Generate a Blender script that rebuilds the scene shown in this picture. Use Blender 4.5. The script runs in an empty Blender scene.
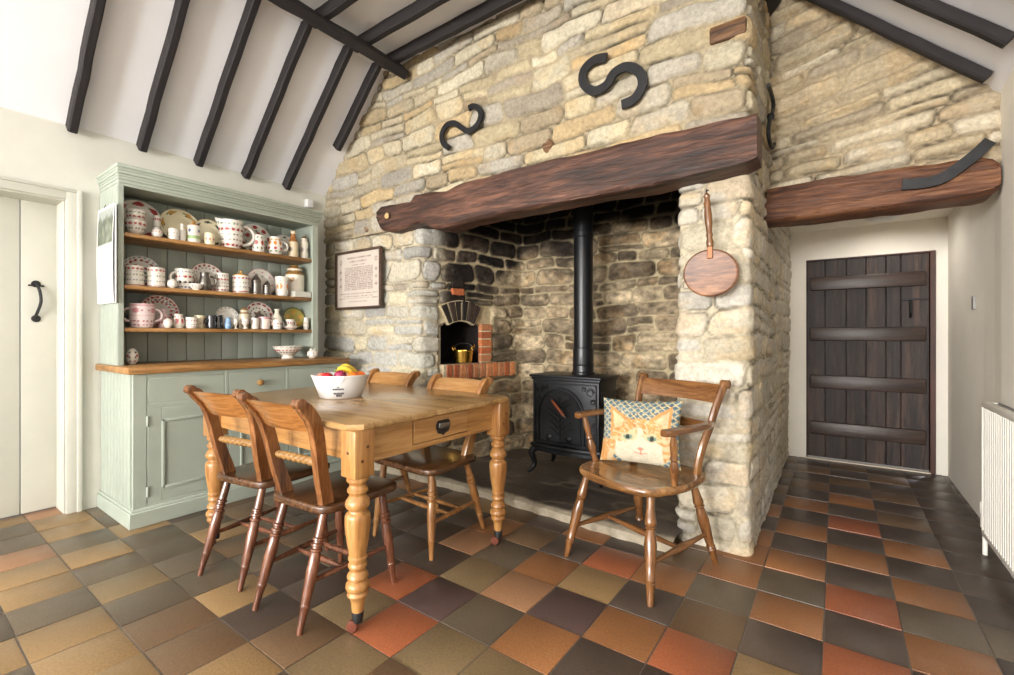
import bpy, bmesh, math, random
import numpy as np
from mathutils import Vector, Matrix, Euler
random.seed(7)
PI = math.pi
scn = bpy.context.scene
COL = bpy.context.scene.collection

# ---------------------------------------------------------------- camera model (used to turn measurements into metres)
FPX, CXP, HYP, CAMH = 459.0, 507.0, 335.5, 1.1
SA, CA = 0.582, 0.813
def ray(x):
    u = (x-CXP)/FPX
    return (-SA+CA*u, CA+SA*u)
def onX(x, y, c):
    a, b = ray(x); t = c/a
    return Vector((c, t*b, CAMH-(y-HYP)/FPX*t))
def onY(x, y, c):
    a, b = ray(x); t = c/b
    return Vector((t*a, c, CAMH-(y-HYP)/FPX*t))
def onZ(x, y, c):
    t = (CAMH-c)*FPX/(y-HYP); a, b = ray(x)
    return Vector((t*a, t*b, c))

# ---------------------------------------------------------------- colour + materials
def lin(c):
    r = []
    for v in c:
        v = v/255.0
        r.append(v/12.92 if v <= 0.04045 else ((v+0.055)/1.055)**2.4)
    return tuple(r)
def lin4(c): return lin(c)+(1.0,)

def new_mat(name):
    m = bpy.data.materials.new(name); m.use_nodes = True
    nt = m.node_tree; b = nt.nodes['Principled BSDF']
    return m, nt, b
def ramp(nt, stops):
    r = nt.nodes.new('ShaderNodeValToRGB')
    el = r.color_ramp.elements
    while len(el) < len(stops): el.new(0.5)
    for e, (p, c) in zip(el, stops):
        e.position = p; e.color = lin4(c)
    return r
def noise(nt, scale, detail=4, rough=.55, vec=None, dist=0):
    n = nt.nodes.new('ShaderNodeTexNoise')
    n.inputs['Scale'].default_value = scale; n.inputs['Detail'].default_value = detail
    n.inputs['Roughness'].default_value = rough; n.inputs['Distortion'].default_value = dist
    if vec is not None: nt.links.new(vec, n.inputs['Vector'])
    return n
def mapped(nt, scale=(1,1,1), coord='Object'):
    t = nt.nodes.new('ShaderNodeTexCoord'); mp = nt.nodes.new('ShaderNodeMapping')
    mp.inputs['Scale'].default_value = scale
    nt.links.new(t.outputs[coord], mp.inputs['Vector'])
    return mp.outputs['Vector']
def bump(nt, b, height, strength, dist=.01):
    bp = nt.nodes.new('ShaderNodeBump'); bp.inputs['Strength'].default_value = strength
    bp.inputs['Distance'].default_value = dist
    nt.links.new(height, bp.inputs['Height']); nt.links.new(bp.outputs['Normal'], b.inputs['Normal'])

def wood(name, dark, mid, light, axis='X', rough=.38, fine=26, bmp=.12, coat=0.0, stretch=.09):
    m, nt, b = new_mat(name)
    sc = [1, 1, 1]; sc['XYZ'.index(axis)] = stretch
    v = mapped(nt, tuple(sc))
    n1 = noise(nt, fine*2.6, 7, .65, v, .5); n2 = noise(nt, fine*.4, 4, .55, v, 1.4)
    mx = nt.nodes.new('ShaderNodeMath'); mx.operation = 'MULTIPLY_ADD'
    mx.inputs[1].default_value = .5; nt.links.new(n1.outputs['Fac'], mx.inputs[0])
    m2 = nt.nodes.new('ShaderNodeMath'); m2.operation = 'MULTIPLY'; m2.inputs[1].default_value = .5
    nt.links.new(n2.outputs['Fac'], m2.inputs[0]); nt.links.new(m2.outputs[0], mx.inputs[2])
    r = ramp(nt, [(.36, dark), (.5, mid), (.64, light)])
    nt.links.new(mx.outputs[0], r.inputs['Fac']); nt.links.new(r.outputs['Color'], b.inputs['Base Color'])
    b.inputs['Roughness'].default_value = rough
    b.inputs['Coat Weight'].default_value = coat; b.inputs['Coat Roughness'].default_value = .2
    if bmp: bump(nt, b, n1.outputs['Fac'], bmp, .004 if bmp < .5 else .012)
    return m
def paint(name, c, rough=.5, var=.06, scale=3, bmp=0, bscale=60, metal=0, spec=.5):
    m, nt, b = new_mat(name)
    v = mapped(nt)
    n = noise(nt, scale, 4, .6, v)
    lo = tuple(max(0, x*(1-var)) for x in c); hi = tuple(min(255, x*(1+var)) for x in c)
    r = ramp(nt, [(.3, lo), (.7, hi)])
    nt.links.new(n.outputs['Fac'], r.inputs['Fac']); nt.links.new(r.outputs['Color'], b.inputs['Base Color'])
    b.inputs['Roughness'].default_value = rough; b.inputs['Metallic'].default_value = metal
    b.inputs['Specular IOR Level'].default_value = spec
    if bmp:
        n3 = noise(nt, bscale, 4, .6, v); bump(nt, b, n3.outputs['Fac'], bmp, .006)
    return m
def vcol(name, rough=.5, nscale=0, namt=.2, bmp=0, bscale=80, bdist=.006, coat=0, spec=.5, roughvar=0):
    m, nt, b = new_mat(name)
    a = nt.nodes.new('ShaderNodeVertexColor'); a.layer_name = 'Col'
    out = a.outputs['Color']
    v = mapped(nt)
    if nscale:
        n = noise(nt, nscale, 6, .65, v)
        r = nt.nodes.new('ShaderNodeMapRange')
        r.inputs['From Min'].default_value = .3; r.inputs['From Max'].default_value = .7
        r.inputs['To Min'].default_value = 1-namt; r.inputs['To Max'].default_value = 1+namt
        nt.links.new(n.outputs['Fac'], r.inputs['Value'])
        mm = nt.nodes.new('ShaderNodeVectorMath'); mm.operation = 'SCALE'
        nt.links.new(out, mm.inputs[0]); nt.links.new(r.outputs['Result'], mm.inputs['Scale'])
        out = mm.outputs['Vector']
    nt.links.new(out, b.inputs['Base Color'])
    b.inputs['Roughness'].default_value = rough; b.inputs['Coat Weight'].default_value = coat
    b.inputs['Coat Roughness'].default_value = .12; b.inputs['Specular IOR Level'].default_value = spec
    if roughvar:
        n4 = noise(nt, 9, 3, .5, v)
        r4 = nt.nodes.new('ShaderNodeMapRange')
        r4.inputs['To Min'].default_value = rough-roughvar; r4.inputs['To Max'].default_value = rough+roughvar
        nt.links.new(n4.outputs['Fac'], r4.inputs['Value']); nt.links.new(r4.outputs['Result'], b.inputs['Roughness'])
    if bmp:
        n3 = noise(nt, bscale, 5, .65, v); bump(nt, b, n3.outputs['Fac'], bmp, bdist)
    return m

M = {}
M['stone'] = vcol('stone_mat', .9, 45, .24, .8, 50, .016, spec=.2)
M['tile'] = vcol('quarry_tile_mat', .34, 120, .26, .2, 70, .004, spec=.38, roughvar=.1)
M['glaze'] = vcol('glazed_ware_mat', .25, 0, coat=.4)
M['print'] = vcol('printed_mat', .6)
M['tapestry'] = vcol('tapestry_mat', .95, 90, .12, .4, 220, .003, spec=.1)
M['plaster'] = paint('cream_plaster_mat', (200, 199, 189), .9, .025, 2.2, .25, 9, spec=.2)
M['plaster_white'] = paint('white_plaster_mat', (236, 231, 220), .9, .02, 2, .2, 9, spec=.2)
M['ceiling'] = paint('ceiling_white_mat', (228, 228, 231), .9, .015, 2, .1, 12, spec=.2)
M['cream'] = paint('cream_gloss_mat', (192, 191, 180), .45, .02, 3)
M['sage'] = paint('sage_paint_mat', (156, 164, 152), .5, .03, 4)
M['sage_dark'] = paint('sage_back_mat', (158, 166, 155), .55, .03, 4)
M['oakX'] = wood('oak_shelf_x', (104, 72, 36), (150, 108, 60), (176, 134, 84), 'X', .4)
M['oakY'] = wood('oak_shelf_y', (104, 72, 36), (150, 108, 60), (176, 134, 84), 'Y', .4)
M['oakZ'] = wood('oak_z', (92, 58, 26), (134, 88, 44), (160, 112, 62), 'Z', .4)
M['knobwood'] = wood('knob_wood', (120, 86, 44), (150, 112, 62), (172, 134, 82), 'X', .4)
M['pineX'] = wood('pine_x', (132, 89, 45), (167, 121, 69), (187, 145, 92), 'X', .34, 22, .06, .2)
M['pineY'] = wood('pine_y', (132, 89, 45), (167, 121, 69), (187, 145, 92), 'Y', .34, 22, .06, .2)
M['pineZ'] = wood('pine_z', (125, 81, 40), (161, 114, 63), (183, 138, 83), 'Z', .34, 22, .06, .2)
M['pinetop'] = wood('pine_top', (126, 94, 57), (161, 126, 80), (180, 147, 101), 'X', .22, 18, .05, .3)
M['elmX'] = wood('elm_x', (106, 63, 27), (149, 97, 48), (176, 124, 72), 'X', .26, 24, .06, .4)
M['elmZ'] = wood('elm_z', (70, 39, 21), (115, 72, 39), (151, 102, 61), 'Z', .26, 24, .06, .4)
M['elmlegZ'] = wood('elm_leg_z', (60, 34, 24), (98, 58, 40), (134, 88, 62), 'Z', .24, 24, .05, .4)
M['seatY'] = wood('seat_y', (46, 28, 16), (74, 47, 28), (108, 74, 46), 'Y', .24, 20, .05, .4)
M['beechX'] = wood('beech_x', (130, 88, 47), (165, 119, 69), (187, 145, 95), 'X', .28, 24, .05, .4)
M['beechZ'] = wood('beech_z', (108, 69, 36), (145, 99, 55), (171, 126, 79), 'Z', .28, 24, .05, .4)
M['winX'] = wood('windsor_x', (73, 45, 23), (112, 73, 40), (141, 99, 58), 'X', .26, 24, .05, .4)
M['winY'] = wood('windsor_y', (73, 45, 23), (112, 73, 40), (141, 99, 58), 'Y', .26, 24, .05, .4)
M['winZ'] = wood('windsor_z', (73, 45, 23), (112, 73, 40), (141, 99, 58), 'Z', .26, 24, .05, .4)
M['beam'] = wood('old_beam', (32, 20, 15), (68, 42, 31), (116, 78, 60), 'X', .5, 22, .9, stretch=.10)
M['lintel'] = wood('old_lintel', (49, 27, 17), (101, 61, 37), (146, 101, 67), 'X', .5, 20, .9, stretch=.10)
M['oldblock'] = wood('old_block', (44, 30, 20), (104, 72, 44), (150, 112, 72), 'X', .6, 26, .7)
M['rafter'] = wood('black_rafter', (30, 25, 25), (40, 34, 34), (56, 48, 46), 'Y', .6, 20, .35)
M['rafterX'] = wood('black_rafter_x', (20, 16, 17), (29, 24, 25), (42, 36, 36), 'X', .75, 20, .4)
M['darkdoor'] = wood('dark_plank', (20, 12, 10), (40, 26, 21), (76, 54, 43), 'Z', .55, 16, .5)
M['darkledge'] = wood('dark_ledge', (37, 25, 21), (60, 45, 38), (81, 64, 56), 'X', .4, 16, .3)
M['jamb'] = wood('red_jamb', (42, 19, 12), (64, 32, 21), (85, 46, 30), 'Z', .5, 16, .3)
M['winseat'] = wood('windsor_seat', (88, 57, 31), (130, 92, 53), (156, 115, 73), 'X', .22, 22, .05, .4)
M['paddle'] = wood('paddle_wood', (66, 40, 26), (112, 74, 50), (154, 110, 78), 'X', .42, 26, .1, stretch=.2)
M['iron'] = paint('black_iron', (39, 39, 40), .5, .15, 12, .2, 40, .5)
M['stove'] = paint('stove_iron', (36, 37, 40), .42, .12, 10, .12, 60, .55)
M['flue'] = paint('flue_enamel', (30, 31, 34), .3, .06, 6, 0, 60, .4)
M['soot'] = paint('soot_mat', (26, 23, 21), .95, .2, 8, .4, 30)
M['copper'] = paint('copper_mat', (120, 78, 52), .4, .1, 14, 0, 30, .7)
M['brass'] = paint('brass_mat', (214, 172, 82), .22, .06, 14, .08, 30, 1.0)
M['steel'] = paint('dull_metal', (120, 116, 110), .35, .1, 14, 0, 30, .9)
M['white'] = paint('white_enamel', (218, 218, 217), .35, .012, 4)
M['rad'] = paint('radiator_white', (236, 233, 224), .4, .012, 4)
M['grey'] = paint('grey_plastic', (150, 148, 144), .5, .02, 4)
M['ink'] = paint('ink_mat', (92, 92, 96), .6, .05, 8)
M['slate'] = paint('slate_mat', (72, 66, 62), .38, .3, 5, .5, 14)
M['peg'] = paint('peg_mat', (80, 44, 24), .5, .1, 30)
M['banana'] = paint('banana_mat', (200, 168, 44), .45, .08, 16)
M['banana_tip'] = paint('banana_tip_mat', (120, 130, 40), .5, .1, 16)
M['apple'] = paint('apple_mat', (176, 34, 40), .28, .25, 16)
M['plum'] = paint('plum_mat', (130, 34, 66), .35, .2, 16)
M['orange'] = paint('orange_mat', (226, 112, 36), .42, .06, 16, .2, 150)
M['disc'] = paint('pale_disc_mat', (186, 160, 112), .6, .1, 30)
M['caster'] = paint('caster_mat', (112, 62, 48), .35, .12, 20, 0, 30, .3)
M['bluewhite'] = paint('bluewhite_mat', (120, 150, 182), .3, .3, 40)

gm, gnt, gb = new_mat('window_glass'); gb.inputs['Transmission Weight'].default_value = 1; gb.inputs['Roughness'].default_value = 0; gb.inputs['IOR'].default_value = 1.45
M['glass'] = gm
# ---------------------------------------------------------------- mesh builder
class MB:
    def __init__(s): s.v = []; s.f = []; s.c = None
    def add(s, vs, fs, cs=None, mtx=None):
        o = len(s.v)
        if mtx is not None: vs = [mtx @ Vector(p) for p in vs]
        s.v += [tuple(p) for p in vs]; s.f += [tuple(i+o for i in f) for f in fs]
        if cs is not None:
            if s.c is None: s.c = [(1,1,1)]*o
            s.c += list(cs)
        elif s.c is not None: s.c += [(1,1,1)]*len(vs)
        return s
    def bm(s, b, mtx=None):
        b.verts.index_update()
        s.add([v.co.copy() for v in b.verts], [[v.index for v in f.verts] for f in b.faces], None, mtx); b.free(); return s
    def box(s, x0, x1, y0, y1, z0, z1, bev=.003, seg=1, mtx=None):
        b = bmesh.new(); bmesh.ops.create_cube(b, size=1)
        for v in b.verts:
            v.co = ((x0+x1)/2+v.co.x*(x1-x0), (y0+y1)/2+v.co.y*(y1-y0), (z0+z1)/2+v.co.z*(z1-z0))
        bv = min(bev, .45*min(abs(x1-x0), abs(y1-y0), abs(z1-z0)))
        if bv > 0: bmesh.ops.bevel(b, geom=b.edges[:], offset=bv, segments=seg, affect='EDGES', profile=.5)
        return s.bm(b, mtx)
    def prism(s, pts, d0, d1, mtx=None, bev=0, seg=1):
        """outline in local XY, extruded along Z from d0 to d1"""
        b = bmesh.new()
        lo = [b.verts.new((p[0], p[1], d0)) for p in pts]; hi = [b.verts.new((p[0], p[1], d1)) for p in pts]
        n = len(pts)
        b.faces.new(lo[::-1]); b.faces.new(hi)
        for i in range(n): b.faces.new((lo[i], lo[(i+1) % n], hi[(i+1) % n], hi[i]))
        bmesh.ops.recalc_face_normals(b, faces=b.faces[:])
        if bev:
            hs = set(hi) | set(lo)
            eds = [e for e in b.edges if (e.verts[0] in hi) == (e.verts[1] in hi)]
            bmesh.ops.bevel(b, geom=eds, offset=bev, segments=seg, affect='EDGES', profile=.5)
        return s.bm(b, mtx)
    def lathe(s, prof, seg=20, mtx=None, colf=None, twist=None, caps=True):
        """prof: list of (z, r) from bottom to top"""
        vs = []; cs = []; fs = []
        n = len(prof)
        for k, (z, r) in enumerate(prof):
            for i in range(seg):
                a = 2*PI*i/seg
                rr = r*(twist(z, a) if twist else 1)
                vs.append((rr*math.cos(a), rr*math.sin(a), z))
                if colf: cs.append(colf(k/(n-1), a, z, r))
        for k in range(n-1):
            for i in range(seg):
                j = (i+1) % seg
                fs.append((k*seg+i, k*seg+j, (k+1)*seg+j, (k+1)*seg+i))
        if caps:
            if prof[0][1] > 1e-5: fs.append(tuple(range(seg))[::-1])
            if prof[-1][1] > 1e-5: fs.append(tuple((n-1)*seg+i for i in range(seg)))
        return s.add(vs, fs, cs if colf else None, mtx)
    def spindle(s, p0, p1, prof, seg=16, twist=None):
        """prof: (t 0..1, radius) between two points"""
        p0 = Vector(p0); p1 = Vector(p1); L = (p1-p0).length
        q = (p1-p0).to_track_quat('Z', 'Y').to_matrix().to_4x4(); q.translation = p0
        return s.lathe([(t*L, r) for t, r in prof], seg, q, None, twist)
    def sweep(s, pts, sec, up=(0,0,1), closed_sec=True, scale=None, colour=None):
        """sec: polygon in (side, up) coordinates swept along pts"""
        pts = [Vector(p) for p in pts]; n = len(pts); m = len(sec); up = Vector(up)
        vs = []
        for i, p in enumerate(pts):
            t = (pts[min(i+1, n-1)]-pts[max(i-1, 0)]).normalized()
            sd = t.cross(up)
            sd = sd.normalized() if sd.length > 1e-6 else Vector((1,0,0))
            u = sd.cross(t).normalized()
            k = scale[i] if scale else 1
            for a, b in sec: vs.append(p+sd*a*k+u*b*k)
        fs = []
        for i in range(n-1):
            for j in range(m):
                k = (j+1) % m
                fs.append((i*m+j, (i+1)*m+j, (i+1)*m+k, i*m+k))
        fs.append(tuple(range(m))); fs.append(tuple((n-1)*m+j for j in range(m))[::-1])
        return s.add(vs, fs, [colour]*len(vs) if colour else None)
    def tube(s, pts, r, seg=10, up=(0,0,1), rad=None, colour=None):
        return s.sweep(pts, [(r*math.cos(2*PI*i/seg), r*math.sin(2*PI*i/seg)) for i in range(seg)], up, True,
                       [x/r for x in rad] if rad else None, colour)
    def build(s, name, mat, parent=None, loc=None, rot=None, angle=38):
        me = bpy.data.meshes.new(name)
        me.from_pydata([tuple(p) for p in s.v], [], s.f)
        b = bmesh.new(); b.from_mesh(me)
        bmesh.ops.recalc_face_normals(b, faces=b.faces[:]); b.to_mesh(me); b.free()
        if s.c is not None:
            a = me.color_attributes.new('Col', 'FLOAT_COLOR', 'POINT')
            arr = np.ones((len(s.v), 4), np.float32); arr[:, :3] = np.array(s.c, np.float32)
            a.data.foreach_set('color', arr.ravel())
        me.polygons.foreach_set('use_smooth', [True]*len(me.polygons))
        me.set_sharp_from_angle(angle=math.radians(angle))
        me.materials.append(mat); me.update()
        o = bpy.data.objects.new(name, me); COL.objects.link(o)
        if parent is not None: o.parent = parent
        if loc is not None: o.location = loc
        if rot is not None: o.rotation_euler = rot
        return o

def tag(o, label=None, cat=None, group=None, kind=None):
    if label: o['label'] = label
    if cat: o['category'] = cat
    if group: o['group'] = group
    if kind: o['kind'] = kind
    return o
def thing(name, label, cat, loc=(0,0,0), rz=0, group=None, rot=None):
    o = bpy.data.objects.new(name, None); o.empty_display_size = .05; COL.objects.link(o)
    o.location = loc; o.rotation_euler = rot if rot else (0, 0, rz)
    return tag(o, label, cat, group)
def dup(root, loc, rz, label, group=None):
    r = root.copy(); COL.objects.link(r); r.location = loc; r.rotation_euler = (0, 0, rz); r['label'] = label
    if group: r['group'] = group
    for ch in list(root.children):
        c = ch.copy(); COL.objects.link(c); c.parent = r
        for g in ch.children:
            d = g.copy(); COL.objects.link(d); d.parent = c
    return r
def struct(o): o['kind'] = 'structure'; return o
def spline(pts, n=8):
    """Catmull-Rom through pts"""
    P = [Vector(p) for p in pts]; out = []
    for i in range(len(P)-1):
        p0 = P[max(i-1, 0)]; p1 = P[i]; p2 = P[i+1]; p3 = P[min(i+2, len(P)-1)]
        for k in range(n):
            t = k/n
            out.append(.5*((2*p1)+(-p0+p2)*t+(2*p0-5*p1+4*p2-p3)*t*t+(-p0+3*p1-3*p2+p3)*t**3))
    out.append(P[-1]); return out

# ---------------------------------------------------------------- numpy noise
_rs = np.random.RandomState(11); _LAT = [_rs.rand(256, 256).astype(np.float32) for _ in range(12)]
def vn(x, y, k=0):
    L = _LAT[k % 12]
    xi = np.floor(x).astype(int); yi = np.floor(y).astype(int); fx = x-xi; fy = y-yi
    fx = fx*fx*(3-2*fx); fy = fy*fy*(3-2*fy)
    a = L[xi % 256, yi % 256]; b = L[(xi+1) % 256, yi % 256]; c = L[xi % 256, (yi+1) % 256]; d = L[(xi+1) % 256, (yi+1) % 256]
    return (a*(1-fx)+b*fx)*(1-fy)+(c*(1-fx)+d*fx)*fy-.5
def fbm(x, y, k=0, o=4):
    r = 0; a = 1.0
    for i in range(o): r = r+a*vn(x*2**i+17.3*i, y*2**i+5.1*i, k+i); a *= .55
    return r
def sm(x, a, b):
    t = np.clip((x-a)/(b-a), 0, 1); return t*t*(3-2*t)

# ---------------------------------------------------------------- coursed rubble stone wall as a relief surface
def round_path(pts, rads, step=.004):
    """polyline with rounded corners -> dense points"""
    out = []
    P = [np.array(p, float) for p in pts]
    cur = P[0]; out.append(cur)
    def line(a, b):
        n = max(1, int(np.linalg.norm(b-a)/step))
        for i in range(1, n+1): out.append(a+(b-a)*i/n)
    for i in range(1, len(P)-1):
        d0 = (P[i]-P[i-1])/np.linalg.norm(P[i]-P[i-1]); d1 = (P[i+1]-P[i])/np.linalg.norm(P[i+1]-P[i])
        r = rads[i-1]
        a = P[i]-d0*r; b = P[i]+d1*r
        line(cur, a)
        n = max(4, int(1.5*r/step))
        for k in range(1, n+1):
            t = k/n; out.append((1-t)**2*a+2*t*(1-t)*P[i]+t*t*b)
        cur = b
    line(cur, P[-1])
    return np.array(out)

def stone_wall(name, path, z0, z1, seed, palette, keep=None, course=(.085, .17), width=(.15, .42), joint=.016, relief=.024,
               wav=.03, dx=.009, slope=None, split=.22, edge=.026, flat=None, creaseamt=1.0, ochre=.45, rmap=None, tone=1.0):
    rs = np.random.RandomState(seed)
    seg = np.linalg.norm(np.diff(path, axis=0), axis=1); sc = np.concatenate([[0], np.cumsum(seg)])
    Ltot = sc[-1]; ns = int(Ltot/dx)+1; nz = int((z1-z0)/dx)+1
    s1 = np.linspace(0, Ltot, ns); zz = np.linspace(z0, z1, nz)
    px = np.interp(s1, sc, path[:, 0]); py = np.interp(s1, sc, path[:, 1])
    tx = np.gradient(px, s1); ty = np.gradient(py, s1)
    kern = np.ones(5)/5
    tx = np.convolve(np.pad(tx, 2, 'edge'), kern, 'valid'); ty = np.convolve(np.pad(ty, 2, 'edge'), kern, 'valid')
    ln = np.hypot(tx, ty); nx = ty/ln; ny = -tx/ln
    Sg, Zg = np.meshgrid(s1, zz, indexing='ij')
    sl = slope if slope is not None else 0
    W = Zg-sl*Sg+wav*fbm(Sg*1.6, Zg*1.6, seed, 3)+.022*vn(Sg*6, Zg*7, seed+1)+.005*vn(Sg*22, Zg*22, seed+2)
    U = Sg+wav*1.4*fbm(Sg*1.5+9, Zg*3.5, seed+3, 2)+.026*vn(Sg*6, Zg*9, seed+4)+.005*vn(Sg*25, Zg*25, seed+5)
    lo, hi = W.min()-.05, W.max()+.3
    cb = [lo]
    while cb[-1] < hi: cb.append(cb[-1]+rs.uniform(*course)*(1 if rs.rand() < .8 else .62))
    cb = np.array(cb)
    row = np.clip(np.searchsorted(cb, W, 'right')-1, 0, len(cb)-2)
    D = np.zeros_like(W); ID = np.zeros(W.shape, int); nid = 0; CU = np.zeros_like(W); CV = np.zeros_like(W)
    H2 = np.zeros_like(W)
    for r in range(len(cb)-1):
        m = row == r
        if not m.any(): continue
        ub = [-1+rs.uniform(0, .3)]
        h = cb[r+1]-cb[r]
        while ub[-1] < Ltot+1: ub.append(ub[-1]+np.clip(rs.uniform(*width)*(.6+h*4.5), .09, .6))
        ub = np.array(ub); nst = len(ub)-1
        u = U[m]; w = W[m]
        k = np.clip(np.searchsorted(ub, u, 'right')-1, 0, nst-1)
        splitz = np.where(rs.rand(nst) < split*(h > .115), rs.uniform(.38, .62, nst), 0)
        vo = rs.uniform(-.008, .008, nst)
        v0 = np.full(u.shape, cb[r])+0; v1 = np.full(u.shape, cb[r+1])+0
        sp = splitz[k]; mid = cb[r]+h*sp
        up = (sp > 0) & (w > mid); dn = (sp > 0) & ~up
        v0 = np.where(up, mid, v0); v1 = np.where(dn, mid, v1)
        a = (ub[k]+ub[k+1])/2; hu = (ub[k+1]-ub[k])/2; b = (v0+v1)/2; hv = (v1-v0)/2
        rr = np.minimum(hu, hv)*.72
        qx = np.abs(u-a)-hu+rr; qy = np.abs(w-b)-hv+rr
        d = -(np.hypot(np.maximum(qx, 0), np.maximum(qy, 0))+np.minimum(np.maximum(qx, qy), 0)-rr)
        D[m] = d; ID[m] = nid+2*k+up; CU[m] = (u-a)/hu; CV[m] = (w-b)/hv
        nid += 2*nst
    R = rs.rand(nid+2, 6)
    rid = R[ID]
    jn = joint*(.75+.8*vn(Sg*3, Zg*3, seed+6))*(.7+.6*rid[..., 5])
    prof = sm(D, jn*.3, jn*.3+edge)
    amp = .55+.75*rid[..., 0]
    if rmap is not None: amp = amp*rmap(Sg)
    hgt = relief*prof*amp+prof*(.012*(rid[..., 1]-.5)*CU+.012*(rid[..., 2]-.5)*CV)
    hgt = hgt+prof*.010*fbm(Sg*14, Zg*18, seed+7, 3)+.004*fbm(Sg*30, Zg*30, seed+2, 2)
    hgt = hgt+.02*fbm(Sg*1.2, Zg*1.2, seed+8, 2)
    # colour
    pal, mort, soot = palette(Sg, Zg, rid, px, py)
    var = 1+.16*fbm(Sg*9, Zg*13, seed+9, 3)+.10*fbm(Sg*30, Zg*40, seed+5, 2)
    var = var+.14*(rid[..., 3]-.5)
    var = var*(1+.22*(rid[..., 2]-.5))
    stone = pal*var[..., None]
    och = np.clip(fbm(Sg*6+40, Zg*8, seed+10, 3)*1.6-.1, 0, ochre)*(rid[..., 4] > .35)
    stone = stone*(1-och[..., None])+stone*np.array([1.06, .84, .56])*och[..., None]
    mm = mort*(1+.14*fbm(Sg*20, Zg*20, seed+11, 3))[..., None]
    mk = sm(D, jn*.35, jn*.35+.007)[..., None]
    colr = mm*(1-mk)+stone*mk
    crease = np.exp(-((D-jn*.45)/.0048)**2)*np.clip(.38+1.2*fbm(Sg*5+3, Zg*5, seed+2, 2), 0, .75)
    colr = colr*(1-crease*creaseamt)[..., None]
    hgt = hgt-crease*.009
    colr = np.clip(colr*tone, .004, .95)
    if soot is not None: colr = colr*soot[..., None]
    if flat is not None:
        fz = flat(Sg, Zg); hgt = np.where(fz, -.012, hgt); colr = np.where(fz[..., None], mm, colr)
    X = px[:, None]+nx[:, None]*hgt; Y = py[:, None]+ny[:, None]*hgt
    V = np.stack([X, Y, Zg], -1).reshape(-1, 3)
    idx = np.arange(ns*nz).reshape(ns, nz)
    F = np.stack([idx[:-1, :-1], idx[1:, :-1], idx[1:, 1:], idx[:-1, 1:]], -1)
    if keep is not None:
        sm_, zm = (s1[:-1]+s1[1:])/2, (zz[:-1]+zz[1:])/2
        kx = np.interp(sm_, s1, px)[:, None]; ky = np.interp(sm_, s1, py)[:, None]
        K = keep(sm_[:, None]+0*zm[None], zm[None]+0*sm_[:, None], kx+0*zm[None], ky+0*zm[None])
        F = F[K]
    F = F.reshape(-1, 4)
    used = np.zeros(len(V), bool); used[F.ravel()] = True
    remap = np.cumsum(used)-1
    V = V[used]; F = remap[F]; colr = colr.reshape(-1, 3)[used]
    me = bpy.data.meshes.new(name)
    me.vertices.add(len(V)); me.vertices.foreach_set('co', V.astype(np.float32).ravel())
    me.loops.add(F.size); me.loops.foreach_set('vertex_index', F.astype(np.int32).ravel())
    me.polygons.add(len(F)); me.polygons.foreach_set('loop_start', np.arange(0, F.size, 4, dtype=np.int32))
    me.polygons.foreach_set('use_smooth', np.ones(len(F), bool))
    me.update(calc_edges=True)
    a = me.color_attributes.new('Col', 'FLOAT_COLOR', 'POINT')
    arr = np.ones((len(V), 4), np.float32); arr[:, :3] = colr
    a.data.foreach_set('color', arr.ravel())
    me.materials.append(M['stone'])
    o = bpy.data.objects.new(name, me); COL.objects.link(o)
    return struct(o)

def pick(rid, cols):
    c = np.array([lin(x) for x in cols]); c = c*.88+c.mean(0)*.12; k = np.minimum((rid[..., 3]*7919 % 1*len(cols)).astype(int), len(cols)-1)
    return c[k]
HONEY = [(200,186,156), (192,177,144), (190,181,162), (182,176,163), (210,200,176), (194,170,130), (174,167,154), (200,185,152), (204,194,168), (158,148,132), (190,168,132), (168,152,126)]
GREYS = [(190,187,174), (186,184,176), (202,196,180), (208,198,170), (178,176,170), (194,186,166), (164,162,156)]
CREAM = [(208,202,190), (196,191,180), (200,190,166), (188,183,172), (212,202,180), (206,198,182)]
SIDE = [(206,199,184), (198,191,176), (208,198,176), (202,195,182)]
INGLE = [(152,136,112), (136,120,98), (172,154,126), (122,108,90), (162,143,116), (182,165,136), (108,96,80)]
_X = [(142,124,102), (124,107,86), (160,140,112), (112,97,80), (150,130,104), (168,150,122), (98,85,70)]
BLACK = [(40,34,31), (54,46,40), (34,30,28), (70,60,52)]
GABLE = [(206,190,160), (196,180,150), (220,206,178), (186,171,146), (218,206,182), (204,186,154), (212,196,164)]

LW, RW = -3.86, 0.655           # left and right walls
FY = 2.5                        # front plane of the chimney
SX = -0.348                      # right flank of the chimney
BY = 4.93                       # end wall of the passage
CZ, CF = 2.40, 3.26             # eaves, flat ceiling
def ceil_z(x): return np.minimum(CF, np.minimum(CZ+(x-LW), 2.31+(RW-x)))

# --- lower walls: pier, bread oven side, back, pillar, flank
PIER = (-2.62, FY); BK0 = (-2.36, 3.55); BK1 = (-0.70, 3.56); PL = (-0.692, FY+.05); PR = (SX, FY+.05)
pathB = round_path([(LW-.1, FY), PIER, BK0, BK1, PL, PR, (SX, BY+.05)], [.05, .07, .06, .04, .055])
def sAt(pt, path=pathB):
    d = np.linalg.norm(path-np.array(pt), axis=1); i = d.argmin()
    sg = np.linalg.norm(np.diff(path, axis=0), axis=1)
    return np.concatenate([[0], np.cumsum(sg)])[i]
S1, S2, S3, S4, S5 = [sAt(p) for p in (PIER, BK0, BK1, PL, PR)]
NI0, NI1, NZ0, NZ1 = S1+.185, S1+.575, .87, 1.16     # bread oven mouth
def arch_top(s): 
    q = (s-(NI0+NI1)/2)/((NI1-NI0)/2)
    return NZ1+.06*np.sqrt(np.clip(1-q*q, 0, 1))
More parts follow.
